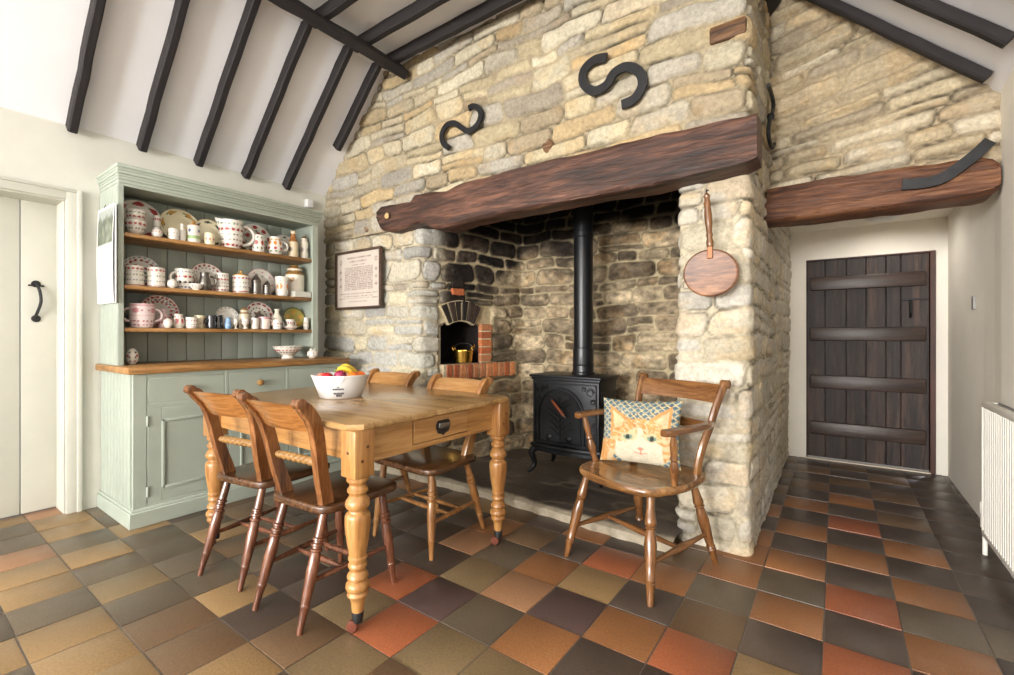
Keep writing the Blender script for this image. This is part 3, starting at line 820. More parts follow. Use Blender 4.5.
# ---------------------------------------------------------------- framed print on the pier
PYc = 2.44
q = [onY(x, y, PYc) for x, y in [(334, 252), (382.5, 248), (336, 309), (383, 307)]]
px0, px1 = -3.62, -3.0; pz0, pz1 = 1.325, 1.83
t = thing('framed_print', 'dark framed page of printed text hung on the stone pier beside the dresser', 'picture', ((px0+px1)/2, PYc, (pz0+pz1)/2))
w = (px1-px0)/2; h = (pz1-pz0)/2; fw = .022
b = MB()
for (xa, xb, za, zb) in ((-w, w, h-fw, h), (-w, w, -h, -h+fw), (-w, -w+fw, -h+fw, h-fw), (w-fw, w, -h+fw, h-fw)):
    b.box(xa, xb, -.015, .015, za, zb, .006, 2)
b.build('frame', wood('frame_wood', (48, 34, 26), (76, 56, 44), (98, 74, 58), 'X', .4), t)
def page():
    n_, m_2 = 130, 104; W, H = w-fw+.004, h-fw+.004
    rr = np.random.RandomState(4)
    u = np.linspace(0, 1, n_); v = np.linspace(0, 1, m_2); U, V = np.meshgrid(u, v, indexing='ij')
    c = np.ones(U.shape+(3,))*np.array(lin((192, 181, 170)))
    inkc = np.array(lin((112, 84, 80))); mask = np.zeros(U.shape)
    def lines(ua, ub, va, vb, n, dens):
        for k in range(n):
            vc = va+(vb-va)*(k+.5)/n
            row = (np.abs(V-vc) < (vb-va)/n*.34) & (U > ua) & (U < ub)
            gate = rr.rand(n_) < dens
            mask[row & gate[:, None]] = 1
    lines(.24, .80, .885, .92, 1, .8); lines(.30, .74, .82, .85, 1, .7); lines(.36, .66, .76, .79, 1, .7)
    lines(.18, .84, .31, .74, 14, .82)
    lines(.06, .94, .235, .265, 1, .75); lines(.15, .85, .19, .21, 1, .6); lines(.06, .2, .145, .175, 1, .9); lines(.8, .94, .145, .175, 1, .9); lines(.24, .76, .155, .17, 1, .6); lines(.3, .7, .09, .12, 1, .7)
    for (a, bb) in ((.09, .84), (.91, .84)):
        d = np.abs(U-a)/.035+np.abs(V-bb)/.06; mask[(d < 1) & (d > .45)] = 1
    for a in (.09, .91):
        for bb in (.66, .53, .40):
            mask[(np.abs(U-a) < .03) & (np.abs(V-bb) < .012)] = 1; mask[(np.abs(U-a) < .008) & (np.abs(V-bb) < .04)] = 1
    c = c*(1-.62*mask[..., None])+inkc*.62*mask[..., None]
    mb = MB()
    mb.add([((2*U[i, j]-1)*W, 0, (2*V[i, j]-1)*H) for i in range(n_) for j in range(m_2)],
           [(i*m_2+j, (i+1)*m_2+j, (i+1)*m_2+j+1, i*m_2+j+1) for i in range(n_-1) for j in range(m_2-1)], [tuple(c[i, j]) for i in range(n_) for j in range(m_2)])
    return mb
page().build('printed_page', M['print'], t)

# ---------------------------------------------------------------- stove
t = thing('wood_stove', 'black cast iron wood-burning stove standing on the hearth', 'stove', (-1.59, 3.085, .075))
SW, SD = .27, .155          # half width, half depth of the body
b = MB(); b.box(-SW, SW, -SD, SD, .20, .70, .012, 2); b.build('body', M['stove'], t)
b = MB()
b.box(-SW-.02, SW+.02, -SD-.02, SD+.02, .715, .735, .008, 2); b.box(-SW-.008, SW+.008, -SD-.008, SD+.008, .695, .717, .006, 2)
b.build('top_plate', M['stove'], t)
b = MB()
n = 24; pts = [(-SW-.012, SD)]+[(-SW-.012+(2*SW+.024)*i/n, -SD-.01-.035*math.sin(PI*i/n)) for i in range(n+1)]+[(SW+.012, SD)]
b.prism(pts, .195, .225, None, .008, 2)
pts2 = [(x*.97, y*.97) for x, y in pts]
b.prism(pts2, .165, .2, None, .006)
b.build('ash_shelf', M['stove'], t)
b = MB()
yf = -SD
def strip(pts, wd, th, parent_y):
    b.sweep([(x, parent_y, z) for x, z in pts], [(-wd/2, -th), (wd/2, -th), (wd*.4, th), (-wd*.4, th)], (0, -1, 0))
DX_, DR, DB, DSP = .03, .185, .245, .455
arch = [(-DR-DX_, DB)]+[(-DX_+DR*math.cos(a), DSP+DR*math.sin(a)) for a in [PI-PI*i/20 for i in range(21)]]+[(DR-DX_, DB)]
for rr_ in (1.0, .86):
    strip([(-DX_+(x+DX_)*rr_, DSP+(z-DSP)*(rr_ if z > DSP else 1)) for x, z in arch], .014, .008, yf-.004)
strip([(-SW+.02, .235), (-SW+.02, .675)], .012, .006, yf-.002); strip([(SW-.02, .235), (SW-.02, .675)], .012, .006, yf-.002)
strip([(-SW+.02, .675), (SW-.02, .675)], .012, .006, yf-.002); strip([(-SW+.02, .24), (SW-.02, .24)], .012, .006, yf-.002)
for sx in (-1, 1):          # corner scrolls
    cx_ = sx*.205-.0
    for (ax, az, r) in ((cx_, .625, .032), (cx_+sx*.02, .56, .02), (cx_-sx*.05, .645, .018), (cx_+sx*.025, .47, .018), (cx_+sx*.025, .40, .016), (cx_+sx*.025, .33, .018)):
        strip([(ax+r*(1-.5*i/20)*math.cos(i*.45), az+r*(1-.5*i/20)*math.sin(i*.45)) for i in range(21)], .007, .005, yf-.002)
b.build('front_moulding', M['stove'], t)
b = MB()
dp = [(-DX_+(x+DX_)*.84, DSP+(z-DSP)*(.84 if z > DSP else .96)) for x, z in arch]
b.prism(dp, 0, .014, Matrix(((1, 0, 0, 0), (0, 0, -1, yf), (0, 1, 0, 0), (0, 0, 0, 1))), .004)
# relief of branches on the door
for k in range(6):
    z = .31+k*.045
    strip([(-DX_, z-.02), (-DX_+.045, z+.025), (-DX_+.085, z+.045)], .008, .006, yf-.016)
    strip([(-DX_, z-.02), (-DX_-.045, z+.025), (-DX_-.085, z+.045)], .008, .006, yf-.016)
strip([(-DX_, .27), (-DX_, .58)], .012, .007, yf-.016)
for x in (-.115, .045):
    b.lathe([(0, .026), (.008, .026), (.012, .018), (.018, .012), (.022, 0)], 16, Matrix.Translation((x, yf-.014, .285)) @ Matrix.Rotation(PI/2, 4, 'X'))
door = b.build('stove_door', M['stove'], t)
b = MB(); b.spindle((-.085, yf-.03, .555), (.03, yf-.06, .455), [(0, .006), (.05, .010), (.5, .012), (.9, .010), (1, .005)], 10)
o = b.build('door_handle', wood('handle_wood', (110, 52, 28), (146, 74, 42), (168, 94, 58), 'X', .4), door); o['label'] = 'reddish wooden handle'
b = MB(); b.spindle((-.10, yf-.010, .57), (-.083, yf-.032, .553), [(0, .007), (1, .005)], 8); b.build('handle_pin', M['steel'], door)
b = MB(); b.spindle((.028, yf-.058, .457), (.045, yf-.062, .442), [(0, .005), (1, .004)], 8); b.build('handle_tip', M['steel'], door)
b = MB(); b.spindle((.20, yf-.012, .27), (.20, yf-.012, .33), [(0, .009), (1, .009)], 10); b.build('hinge', M['stove'], t)
for k in range(3):
    pass
b = MB()
for k in range(3): b.box(SW-.002, SW+.006, -SD+.03, SD-.03, .30+k*.12, .39+k*.12, .006)
b.build('side_panel', M['stove'], t)
for sx in (-1, 1):
    for sy in (-1, 1):
        b = MB(); b.tube(spline([(sx*(SW-.03), sy*(SD-.03), .19), (sx*(SW+.005), sy*(SD+.005), .15), (sx*(SW-.012), sy*(SD-.012), .07), (sx*(SW+.005), sy*(SD+.01), .02), (sx*(SW+.03), sy*(SD+.03), .004)], 5), .02, 10,
                         (0, 1, 0), [.03-.019*i/20 if i < 14 else .0125+.0 for i in range(21)])
        b.build('leg', M['stove'], t)
b = MB(); b.lathe([(.735, .088), (.75, .088), (.755, .08), (.80, .078), (.805, .082), (.815, .078), (.93, .078), (.935, .0725), (1.76, .0725), (1.765, .077), (1.80, .077), (1.805, .0725), (2.5, .0725)], 32, Matrix.Translation((.04, .07, 0)))
b.build('flue_pipe', M['flue'], t)

# ---------------------------------------------------------------- brass pan in the bread oven
c = FM @ Vector(((x0+x1)/2+.06, NZ0, .0-.05)); 
t = thing('brass_pan', 'small brass pan with ring handles in the bread oven mouth', 'pan', (c.x, c.y, NZ0), math.radians(20))
b = MB(); b.lathe([(.0, .0), (.001, .07), (.006, .078), (.05, .083), (.095, .088), (.10, .093), (.104, .093), (.104, .087), (.05, .079), (.008, .07), (.008, 0)], 32); b.build('pan_body', M['brass'], t)
for s_ in (-1, 1):
    b = MB(); b.tube([(s_*(.082+.018*math.sin(a)), .026*math.cos(a)*1.0, .118+.030*math.sin(a)) for a in [2*PI*i/20 for i in range(21)]], .006, 8, (1, 0, 0)); b.build('ring_handle', M['brass'], t)
b = MB(); b.tube([(.088*math.cos(a), .02, .115+.05*math.sin(a)) for a in [PI*i/16 for i in range(17)]], .004, 8, (0, 1, 0)); b.build('bail', M['iron'], t)

exec_parts = True
# ---------------------------------------------------------------- dresser
DY0, DY1 = .885, 2.285; DXF = -3.255; UY0, UY1 = .882, 2.19; UXF = -3.50
t = dresser = thing('dresser', 'sage green painted dresser with open shelves of crockery', 'dresser', (LW, (DY0+DY1)/2, 0))
ox, oy = -LW, -(DY0+DY1)/2
def dbox(mb, xa, xb, ya, yb, za, zb, bev=.003, seg=1): return mb.box(xa+ox, xb+ox, ya+oy, yb+oy, za, zb, bev, seg)
b = MB()
dbox(b, LW+.004, DXF-.004, DY0+.006, DY1-.006, .02, .875)
for k in range(9):          # beaded side boarding
    xa = LW+.01+k*.062; dbox(b, xa, xa+.058, DY0-.004, DY0+.01, .10, .875, .004, 2)
for ya, yb in ((DY0, .95), (1.372, 1.392), (1.782, 1.802), (2.21, DY1)): dbox(b, DXF-.02, DXF, ya, yb, .1, .875, .002)
for za, zb in ((.852, .876), (.676, .70), (.10, .118)): dbox(b, DXF-.02, DXF-.0015, DY0+.002, DY1-.002, za, zb, .001)
b.build('base_carcass', M['sage'], t)
b = MB(); dbox(b, LW+.0, DXF+.022, DY0-.022, DY1+.012, 0, .088, .003); dbox(b, LW, DXF+.014, DY0-.014, DY1+.006, .086, .104, .006, 2)
b.build('plinth', M['sage'], t)
for k, (ya, yb) in enumerate(((.955, 1.367), (1.397, 1.777), (1.807, 2.205))):
    b = MB(); dbox(b, DXF-.03, DXF-.001, ya, yb, .704, .848, .003)
    dr = b.build('drawer', M['sage'], t)
    b = MB(); b.lathe([(0, .013), (.008, .012), (.014, .012), (.02, .019), (.03, .0225), (.04, .019), (.046, .008), (.047, 0)], 18, Matrix.Translation((DXF+ox, (ya+yb)/2+oy, .776)) @ Matrix.Rotation(PI/2, 4, 'Y'))
    b.build('knob', M['knobwood'], dr)
    b = MB(); zc0, zc1 = .122, .672
    dbox(b, DXF-.03, DXF-.012, ya, yb, zc0, zc1, .002)
    for (y_a, y_b, z_a, z_b) in ((ya, ya+.07, zc0, zc1), (yb-.07, yb, zc0, zc1), (ya+.07, yb-.07, zc0, zc0+.07), (ya+.07, yb-.07, zc1-.07, zc1)):
        dbox(b, DXF-.02, DXF-.001, y_a, y_b, z_a, z_b, .002)
    dd = b.build('door', M['sage'], t)
    b = MB(); i0, i1, j0, j1 = ya+.068, yb-.068, zc0+.068, zc1-.068
    for (y_a, y_b, z_a, z_b) in ((i0, i0+.018, j0, j1), (i1-.018, i1, j0, j1), (i0, i1, j0, j0+.018), (i0, i1, j1-.018, j1)):
        dbox(b, DXF-.014, DXF+.006, y_a, y_b, z_a, z_b, .005, 2)
    b.build('panel_moulding', M['sage'], dd)
    for zz_ in (.19, .60):
        b = MB(); b.spindle((DXF+.003+ox, ya-.002+oy, zz_-.03), (DXF+.003+ox, ya-.002+oy, zz_+.03), [(0, .004), (.05, .006), (.95, .006), (1, .004)], 8); b.build('hinge', M['sage_dark'], dd)
b = MB(); dbox(b, LW, DXF+.03, DY0-.03, DY1+.02, .878, .918, .007, 2); b.build('worktop', M['oakY'], t)
b = MB()
for k in range(11):
    ya = UY0+.01+k*.1165; dbox(b, LW+.012, LW+.028, ya, ya+.1135, .918, 2.02, .004, 2)
b.build('back_boarding', M['sage_dark'], t)
for side in (0, 1):
    b = MB()
    if side == 0:
        dbox(b, LW+.005, UXF-.004, UY0, UY0+.02, .918, 2.02, .002)
        for k in range(6): dbox(b, LW+.008+k*.058, LW+.008+k*.058+.054, UY0-.006, UY0+.004, .918, 2.0, .003)
        dbox(b, UXF-.02, UXF, UY0-.002, UY0+.027, .918, 2.02, .002)
    else:
        dbox(b, LW+.005, UXF-.004, UY1-.02, UY1, .918, 2.02, .002); dbox(b, UXF-.02, UXF, UY1-.05, UY1, .918, 2.02, .002)
    b.build('side_panel', M['sage'], t)
SHZ = [1.73, 1.41, 1.148]
for z in SHZ:
    b = MB(); dbox(b, LW+.028, UXF-.012, UY0+.02, UY1-.02, z-.025, z, .004, 2); b.build('shelf', M['oakY'], t)
b = MB(); dbox(b, UXF-.022, UXF+.002, UY0+.001, UY1-.001, 2.006, 2.03, .002); b.build('frieze', M['sage'], t)
b = MB()
for k, (dz0, dz1, o_) in enumerate(((2.02, 2.042, .008), (2.04, 2.058, .018), (2.056, 2.072, .024), (2.07, 2.09, .036), (2.088, 2.105, .042), (2.103, 2.126, .052))):
    dbox(b, LW, UXF+o_, UY0-o_*.4, UY1+o_*.45, dz0, dz1, .006, 3)
b.build('cornice', M['sage'], t)

# calendar on the dresser side
t = thing('calendar', 'wall calendar with a landscape picture hung on the dresser side', 'calendar', (-3.63, UY0-.022, 1.60))
def card(u0, u1, z0, z1, fn, n_=40, m_2=30, bow=.006, y=0):
    mb = MB(); vs = []; cs = []
    for i in range(n_):
        for j in range(m_2):
            a = i/(n_-1); c_ = j/(m_2-1)
            vs.append((u0+(u1-u0)*a, y-bow*math.sin(PI*c_)-bow*.6*(1-c_), z0+(z1-z0)*c_)); cs.append(fn(a, c_))
    mb.add(vs, [(i*m_2+j, (i+1)*m_2+j, (i+1)*m_2+j+1, i*m_2+j+1) for i in range(n_-1) for j in range(m_2-1)], cs); return mb
def calcol(a, c_):
    if a < .05 or a > .95 or c_ > .97: return lin((226, 224, 220))
    if c_ > .60:
        n_ = float(fbm(np.array(a*5.), np.array(c_*9.), 2, 3))
        return lin((150, 155, 150)) if c_ > .88+.1*n_ else lin((84+90*abs(n_), 90+90*abs(n_), 78+80*abs(n_)))
    k = (c_*20) % 1
    return lin((206, 204, 202)) if (k < .12 and c_ < .5) else lin((228, 227, 224))
card(-.18, .145, -.30, .29, calcol).build('top_leaf', M['print'], t)
b = MB(); b.box(-.17, .155, .003, .008, -.305, .285, .001); b.build('back_pages', M['white'], t)
b = MB(); b.tube([(-.03, -.006, .285), (-.03, .0, .305), (-.03, .006, .285)], .003, 6, (1, 0, 0)); b.build('binding_clip', M['steel'], t)

o = MB().box(0, .05, -.03, .03, 0, .07, .006, 2).build('wall_sensor', M['white'], None, (LW, 2.31, 2.245)); tag(o, 'small white sensor box on the wall above the dresser corner', 'sensor')

# ---------------------------------------------------------------- crockery
RED, GRN, BLU, BLK, PNK, OCH, CRM, WHT = [lin(c) for c in ((158,58,60), (96,118,92), (86,100,126), (58,54,54), (200,130,140), (190,146,76), (220,210,178), (222,217,207))]
def spots(base, rows):
    """rows: (v, colour, count, half height, duty) printed round the pot"""
    def f(k, a, z, r):
        for (v, c_, n_, hh, du) in rows:
            n_ = int(n_*1.55); hh = hh*.72 if n_ else hh
            q = (a/(2*PI)*n_) % 1
            if abs(f.v(z)-v) < hh*(1 if n_ == 0 else math.sqrt(max(0, 1-((q-.5)/(du*.5+1e-6))**2))) and (n_ == 0 or abs(q-.5) < du*.5): return c_
        return base
    return f
def dens(prof, step=.0035):
    out = []
    for (z0, r0), (z1, r1) in zip(prof[:-1], prof[1:]):
        n_ = max(1, int(max(abs(z1-z0), abs(r1-r0)*.5)/step))
        for i in range(n_): out.append((z0+(z1-z0)*i/n_, r0+(r1-r0)*i/n_))
    out.append(prof[-1]); return out
SHAPES = {
 'can': [(0, .86), (.03, .97), (.06, 1), (.94, 1), (1, .98), (1, .9), (.9, .88), (.1, .86), (.08, 0)],
 'mug': [(0, .80), (.04, .9), (.3, .98), (1, 1), (1, .93), (.3, .9), (.1, .8), (.08, 0)],
 'bowl': [(0, .5), (.08, .5), (.1, .48), (.3, .75), (.6, .93), (1, 1), (1, .95), (.6, .87), (.3, .68), (.16, .4), (.15, 0)],
 'jug': [(0, .72), (.05, .78), (.25, .97), (.4, 1), (.6, .9), (.78, .74), (.9, .74), (1, .82), (1, .75), (.8, .67), (.5, .8), (.2, .8), (.1, 0)],
 'bigjug': [(0, .72), (.05, .74), (.2, .9), (.5, .98), (.8, .97), (1, 1.0), (1, .94), (.6, .9), (.2, .82), (.1, 0)],
 'bottle': [(0, .95), (.04, 1), (.5, 1), (.62, .9), (.75, .55), (.85, .45), (.93, .45), (.95, .55), (1, .52), (1, .3), (.9, .3), (.9, 0)],
 'jar': [(0, .93), (.04, 1), (.68, 1), (.76, .92), (.80, .72), (.84, .72), (.86, .82), (.9, .82), (.9, .6), (.85, .6), (.8, 0)],
 'goblet': [(0, .7), (.06, .72), (.12, .4), (.28, .34), (.4, .6), (.55, .92), (.8, 1), (1, .97), (1, .88), (.7, .86), (.5, .6), (.45, 0)],
 'pedestal': [(0, .40), (.10, .42), (.16, .34), (.26, .36), (.3, .45), (.6, .8), (1, 1), (1, .96), (.62, .76), (.4, .5), (.36, 0)],
 'ball': [(0, .5), (.06, .6), (.25, .93), (.5, 1), (.75, .9), (.92, .55), (.95, .45), (1, .4), (1, .3), (.9, .3), (.85, 0)],
 'pepper': [(0, 1), (.08, 1), (.1, .88), (.55, .86), (.6, .95), (.66, .95), (.72, .8), (.84, .5), (.9, .25), (.93, .3), (.97, .25), (1, 0)],
}
def pot(name, cat, label, xl, xr, yt, zs, shape='can', xpl=-3.60, rows=(), base=WHT, lid=None, handle=None, mat=None, group='crockery on the dresser shelves', hcol=None, ybot=None, sq=1.0, spout=None, hs=1.0):
    """pixel extents -> metres on the plane X = xpl above shelf height zs"""
    xc_ = (xl+xr)/2; a, b_ = ray(xc_); tt = xpl/a; u = (xc_-CXP)/FPX
    r = (xr-xl)/2*tt/FPX/math.sqrt(1+u*u)*sq
    zt_ = CAMH-(yt-HYP)/FPX*tt; h_ = zt_-zs
    pf = dens([(z*h_, q*r) for z, q in SHAPES[shape]])
    f = spots(base, rows); f.v = lambda z: z/h_
    g = spots(base, rows); g.v = f.v
    fn = lambda k, a_, z, rr_: (f(k, a_, z, rr_) if k < .8 else base)
    nouter = None
    mb = MB(); mb.lathe(pf, 44, None, fn, None, False)
    if spout:     # pull a lip out of the rim
        vs = []
        for (x, y, z) in mb.v:
            an = math.atan2(y, x); q = max(0, math.cos(an-spout))**10*sm(np.array(z/h_), .62, 1.0)
            vs.append((x*(1+.30*q), y*(1+.30*q), z+.012*q*h_/.15))
        mb.v = vs
    o = mb.build(name, mat or M['glaze'], None, (xpl, tt*b_, zs), (0, 0, random.uniform(-.25, .25) if not spout and handle is None else 0), 60)
    tag(o, label, cat, group)
    if lid:
        lz, lr, lc, kn = lid
        m2 = MB(); L = [(lz*h_, 0), (lz*h_, lr*r), (lz*h_+.006, lr*r*1.02), (lz*h_+.012, lr*r*.9), (lz*h_+.018, lr*r*.45)]
        if kn: L += [(lz*h_+.022, .006), (lz*h_+.027, .010), (lz*h_+.035, .011), (lz*h_+.041, .006), (lz*h_+.042, 0)]
        else: L += [(h_*1.0, lr*r*.42), (h_*1.0+.002, 0)]
        m2.lathe(L, 28, None, lambda k, a_, z, rr_: lc); m2.build('lid', M['glaze'], o)
    if handle:     # angle in XY, relative size
        for ang, hsz in (handle if isinstance(handle, list) else [handle]):
            m3 = MB(); hw = hsz*h_*.5; pts = []
            rr_ = r*.93
            for i in range(15):
                th = -PI/2*1.02+PI*1.04*i/14
                pts.append(((rr_+hw*.95*max(0, math.cos(th))-.002)*math.cos(ang), (rr_+hw*.95*max(0, math.cos(th))-.002)*math.sin(ang), h_*.54+hw*.85*math.sin(th)))
            tr = max(.0035, h_*.055*hs)
            m3.tube(pts, tr, 8, (0, 0, 1) if False else (-math.sin(ang), math.cos(ang), 0), None, hcol or base)
            m3.build('handle', mat or M['glaze'], o)
    return o
def plate(label, cx_, cy_, rv, zs, pat, xpl=-3.745, tilt=14, name='plate', mat=None, oval=1.0):
    a, b_ = ray(cx_); tt = xpl/a
    R = rv*tt/FPX
    pf = [(.020, 0), (.006, .0), (.0, .35), (.001, .55), (.004, .62), (.010, .70), (.018, .96), (.021, 1.0), (.024, .99), (.022, .95), (.015, .70), (.010, .62), (.008, .55), (.008, 0)]
    pf = pf[1:]
    pr = []
    for (z0, r0), (z1, r1) in zip(pf[:-1], pf[1:]):
        n_ = max(1, int(abs(r1-r0)/.03))
        for i in range(n_): pr.append((z0+(z1-z0)*i/n_, (r0+(r1-r0)*i/n_)*R))
    pr.append((pf[-1][0], 0.0))
    half = len(pr)//2
    mb = MB(); mb.lathe(pr, 72, None, lambda k, an, z, r: pat(r/R, an), None, False)
    mb.v = [(x, y*oval, z) for x, y, z in mb.v]
    z = zs+R*math.cos(math.radians(tilt))+.0035
    o = mb.build(name, mat or M['glaze'], None, (xpl-.012, tt*b_, z), None, 50)
    # local x -> up, z -> +X (towards the room), leaning back
    o.rotation_euler = Euler((0, PI/2-math.radians(tilt), 0))
    return tag(o, label, 'plate', 'plates stood up on the dresser shelves')
def rim_pat(base, bands, dots, centre=None):
    def f(q, an):
        for (r0, r1, c_) in bands:
            if r0 < q < r1: return c_
        for (rc, rh, c_, n_, du) in dots:
            s_ = (an/(2*PI)*n_+.37*rc*10) % 1
            if abs(s_-.5) < du*.5 and abs(q-rc) < rh*math.sqrt(max(0, 1-((s_-.5)/(du*.5))**2)): return c_
        if centre and q < centre[0]*(1+.25*math.sin(an*5)): return centre[1]
        return base
    return f
Z1, Z2, Z3 = SHZ[0]+.0005, SHZ[1]+.0005, SHZ[2]+.0005; ZW = .9185
# plates
plate('big white plate with red flowers, far left of the top shelf', 139, 217.5, 20.3, Z1, rim_pat(WHT, [(.97, 1.1, GRN)], [(.82, .11, RED, 7, .55), (.80, .05, GRN, 14, .4)]))
plate('cream plate with yellow and dark flowers on the top shelf', 180, 227, 18, Z1, rim_pat(CRM, [], [(.83, .10, OCH, 6, .4), (.80, .09, BLK, 6, .25), (.84, .05, GRN, 12, .3)]), xpl=-3.715)
plate('small cream plate half hidden behind the large jug spout', 209, 233, 14.5, Z1, rim_pat(CRM, [(.95, 1.1, OCH)], [(.80, .09, BLK, 7, .4), (.8, .05, GRN, 14, .3)]), xpl=-3.69)
plate('white plate with red blossoms behind the large jug handle', 255.5, 240.5, 16, Z1, rim_pat(WHT, [], [(.83, .11, RED, 9, .6), (.5, .12, RED, 4, .4), (.62, .06, GRN, 9, .4)], (.18, RED)))
plate('white plate with small flowers behind the stoneware bottle', 285, 246, 12.5, Z1, rim_pat(WHT, [], [(.82, .09, GRN, 9, .4), (.84, .06, RED, 9, .3)]))
plate('white spotted plate at the left end of the middle shelf', 141, 268.5, 16.5, Z2, rim_pat(WHT, [], [(.9, .05, BLU, 22, .45), (.73, .07, RED, 16, .7)]), xpl=-3.76)
plate('smaller white plate with red centre in front of spotted plate', 138, 272, 12, Z2, rim_pat(WHT, [], [(.85, .10, RED, 14, .7), (.6, .09, GRN, 10, .5)]), xpl=-3.715)
plate('white plate with red rim marks behind the dark metal jug', 207, 278.5, 15, Z2, rim_pat(WHT, [(.97, 1.1, RED)], [(.85, .07, RED, 18, .7), (.68, .03, BLK, 18, .5)]))
plate('white plate with tiny scattered flowers behind the pewter pots', 261, 279, 14, Z2, rim_pat(WHT, [(.97, 1.1, PNK)], [(.75, .05, PNK, 8, .3), (.5, .05, GRN, 6, .3)]))
plate('red banded plate behind the pink loving cup', 159.5, 312.5, 16.6, Z3, rim_pat(WHT, [(.96, 1.1, RED)], [(.87, .08, RED, 22, .75), (.73, .05, BLK, 22, .5), (.62, .08, RED, 16, .7)]))
plate('small pale plate behind the blue china ornament', 227, 318, 11, Z3, rim_pat(WHT, [], [(.88, .05, GRN, 16, .3)]))
plate('white plate with red dashes and dark centre on the lowest shelf', 259, 314, 13.8, Z3, rim_pat(WHT, [(.97, 1.1, RED)], [(.84, .07, RED, 13, .72), (.55, .04, BLK, 16, .6)], (.30, lin((120, 104, 92)))))
plate('olive green oval plate with dark rim at the right end', 294, 320, 11, Z3, rim_pat(lin((150, 140, 70)), [(.9, 1.1, lin((74, 68, 36)))], [(.55, .2, lin((186, 140, 60)), 5, .6)]), xpl=-3.66, oval=1.08)
SPG = lambda: [(.86, GRN, 12, .05, .5), (.66, RED, 9, .075, .75), (.48, BLK, 12, .03, .5), (.30, BLK, 12, .035, .6), (.12, RED, 9, .06, .7)]
SP2 = [(.85, RED, 9, .07, .75), (.55, GRN, 12, .05, .5), (.3, BLU, 12, .05, .5), (.06, RED, 0, .02, 1)]
# top shelf
pot('bowl', 'bowl', 'spotted white bowl, lower of the two at the left end', 124, 147.5, 221, Z1, 'bowl', -3.62, [(.75, RED, 9, .12, .75), (.45, BLK, 12, .07, .5)])
o = pot('bowl', 'bowl', 'spotted white bowl stacked on another at the left end', 125.5, 146.5, 210.5, Z1+.0755, 'bowl', -3.62, [(.78, GRN, 10, .08, .5), (.5, RED, 8, .1, .7)])
pot('jar', 'jar', 'slim spotted jar behind the small cup, near the red flower plate', 153, 161, 216, Z1, 'can', -3.68, SP2)
pot('cup', 'cup', 'little white cup with red sprigs beside the stacked bowls', 151.5, 163, 228, Z1, 'ball', -3.58, [(.6, RED, 7, .1, .4), (.3, GRN, 9, .06, .3)])
pot('cup', 'cup', 'small white cup with dots in front of cream plate', 168, 179.5, 229, Z1, 'mug', -3.58, [(.6, GRN, 8, .06, .3), (.35, BLU, 8, .06, .3)])
pot('jug', 'jug', 'plain white slender jug in front of the cream plate', 178.5, 186, 224, Z1, 'bottle', -3.59)
pot('jar', 'jar', 'white and green jar with a wooden stopper on the top shelf', 187, 200.5, 226, Z1, 'can', -3.59, [(.35, lin((150,180,120)), 0, .09, 1), (.7, BLU, 3, .15, .3)], lid=(.98, .8, lin((168, 122, 60)), True))
pot('cup', 'cup', 'small cream cup with red sprigs left of the large jug', 204, 215.5, 233.5, Z1, 'mug', -3.57, [(.5, RED, 6, .14, .35), (.3, OCH, 8, .08, .3)], CRM)
pot('jug', 'jug', 'large spotted jug with loop handle in the middle of the top shelf', 218.5, 243.5, 221.5, Z1, 'bigjug', -3.60, SPG(), handle=(PI*.42, .82), spout=-PI*.62)
pot('mug', 'mug', 'white mug with red flowers beside the large jug handle', 252, 264.5, 235.5, Z1, 'can', -3.58, [(.55, RED, 4, .2, .5), (.25, GRN, 6, .09, .5), (.85, GRN, 6, .08, .4)])
pot('jug', 'jug', 'orange flowered jug with handle, right part of the top shelf', 267, 283, 237.5, Z1, 'jug', -3.58, [(.65, lin((214,130,50)), 5, .16, .6), (.35, RED, 5, .13, .5), (.2, GRN, 6, .07, .6), (.85, OCH, 6, .07, .7)], handle=(PI*.42, .62))
pot('bottle', 'bottle', 'tall stoneware bottle with brown neck on the top shelf', 288, 298.5, 231.5, Z1, 'bottle', -3.585, [(.85, lin((150,98,54)), 0, .25, 1), (.3, lin((120,110,100)), 2, .12, .4)], lin((206, 190, 158)))
pot('jar', 'jar', 'white labelled jar with brown stopper at the right end', 299.5, 308.5, 236.5, Z1, 'jar', -3.60, [(.4, lin((150,140,128)), 3, .15, .5)], lin((222, 214, 198)), lid=(.9, .62, lin((104, 70, 38)), False))
# middle shelf
pot('canister', 'canister', 'red banded spotted canister, leftmost on the middle shelf', 125, 144.5, 266, Z2, 'can', -3.60, SP2+[(.72, BLK, 12, .03, .5)])
pot('canister', 'canister', 'green and red spotted canister, second on the middle shelf', 147, 165.5, 268, Z2, 'can', -3.59, SP2)
pot('cup', 'cup', 'wide spotted breakfast cup with handle on the middle shelf', 174.5, 194.5, 269.5, Z2, 'mug', -3.61, [(.85, BLU, 10, .06, .4), (.62, RED, 8, .09, .7), (.35, BLK, 8, .09, .7), (.12, BLU, 10, .07, .5)], handle=(-PI*.42, .66))
pot('sugar_pot', 'pot', 'plain little white pot in front of the breakfast cup', 167, 177.5, 279, Z2, 'ball', -3.55)
pot('dish', 'dish', 'low white dish with dark spots beside the dark metal jug', 189, 203.5, 284, Z2, 'bowl', -3.535, [(.6, BLK, 9, .16, .3)])
pot('jug', 'jug', 'dark pewter jug on the middle shelf', 198.5, 211, 272.5, Z2, 'jug', -3.565, mat=M['steel'], handle=(PI*.42, .6), base=BLK)
pot('canister', 'canister', 'spotted canister right of the dark metal jug', 214.5, 229, 273.5, Z2, 'can', -3.60, SPG())
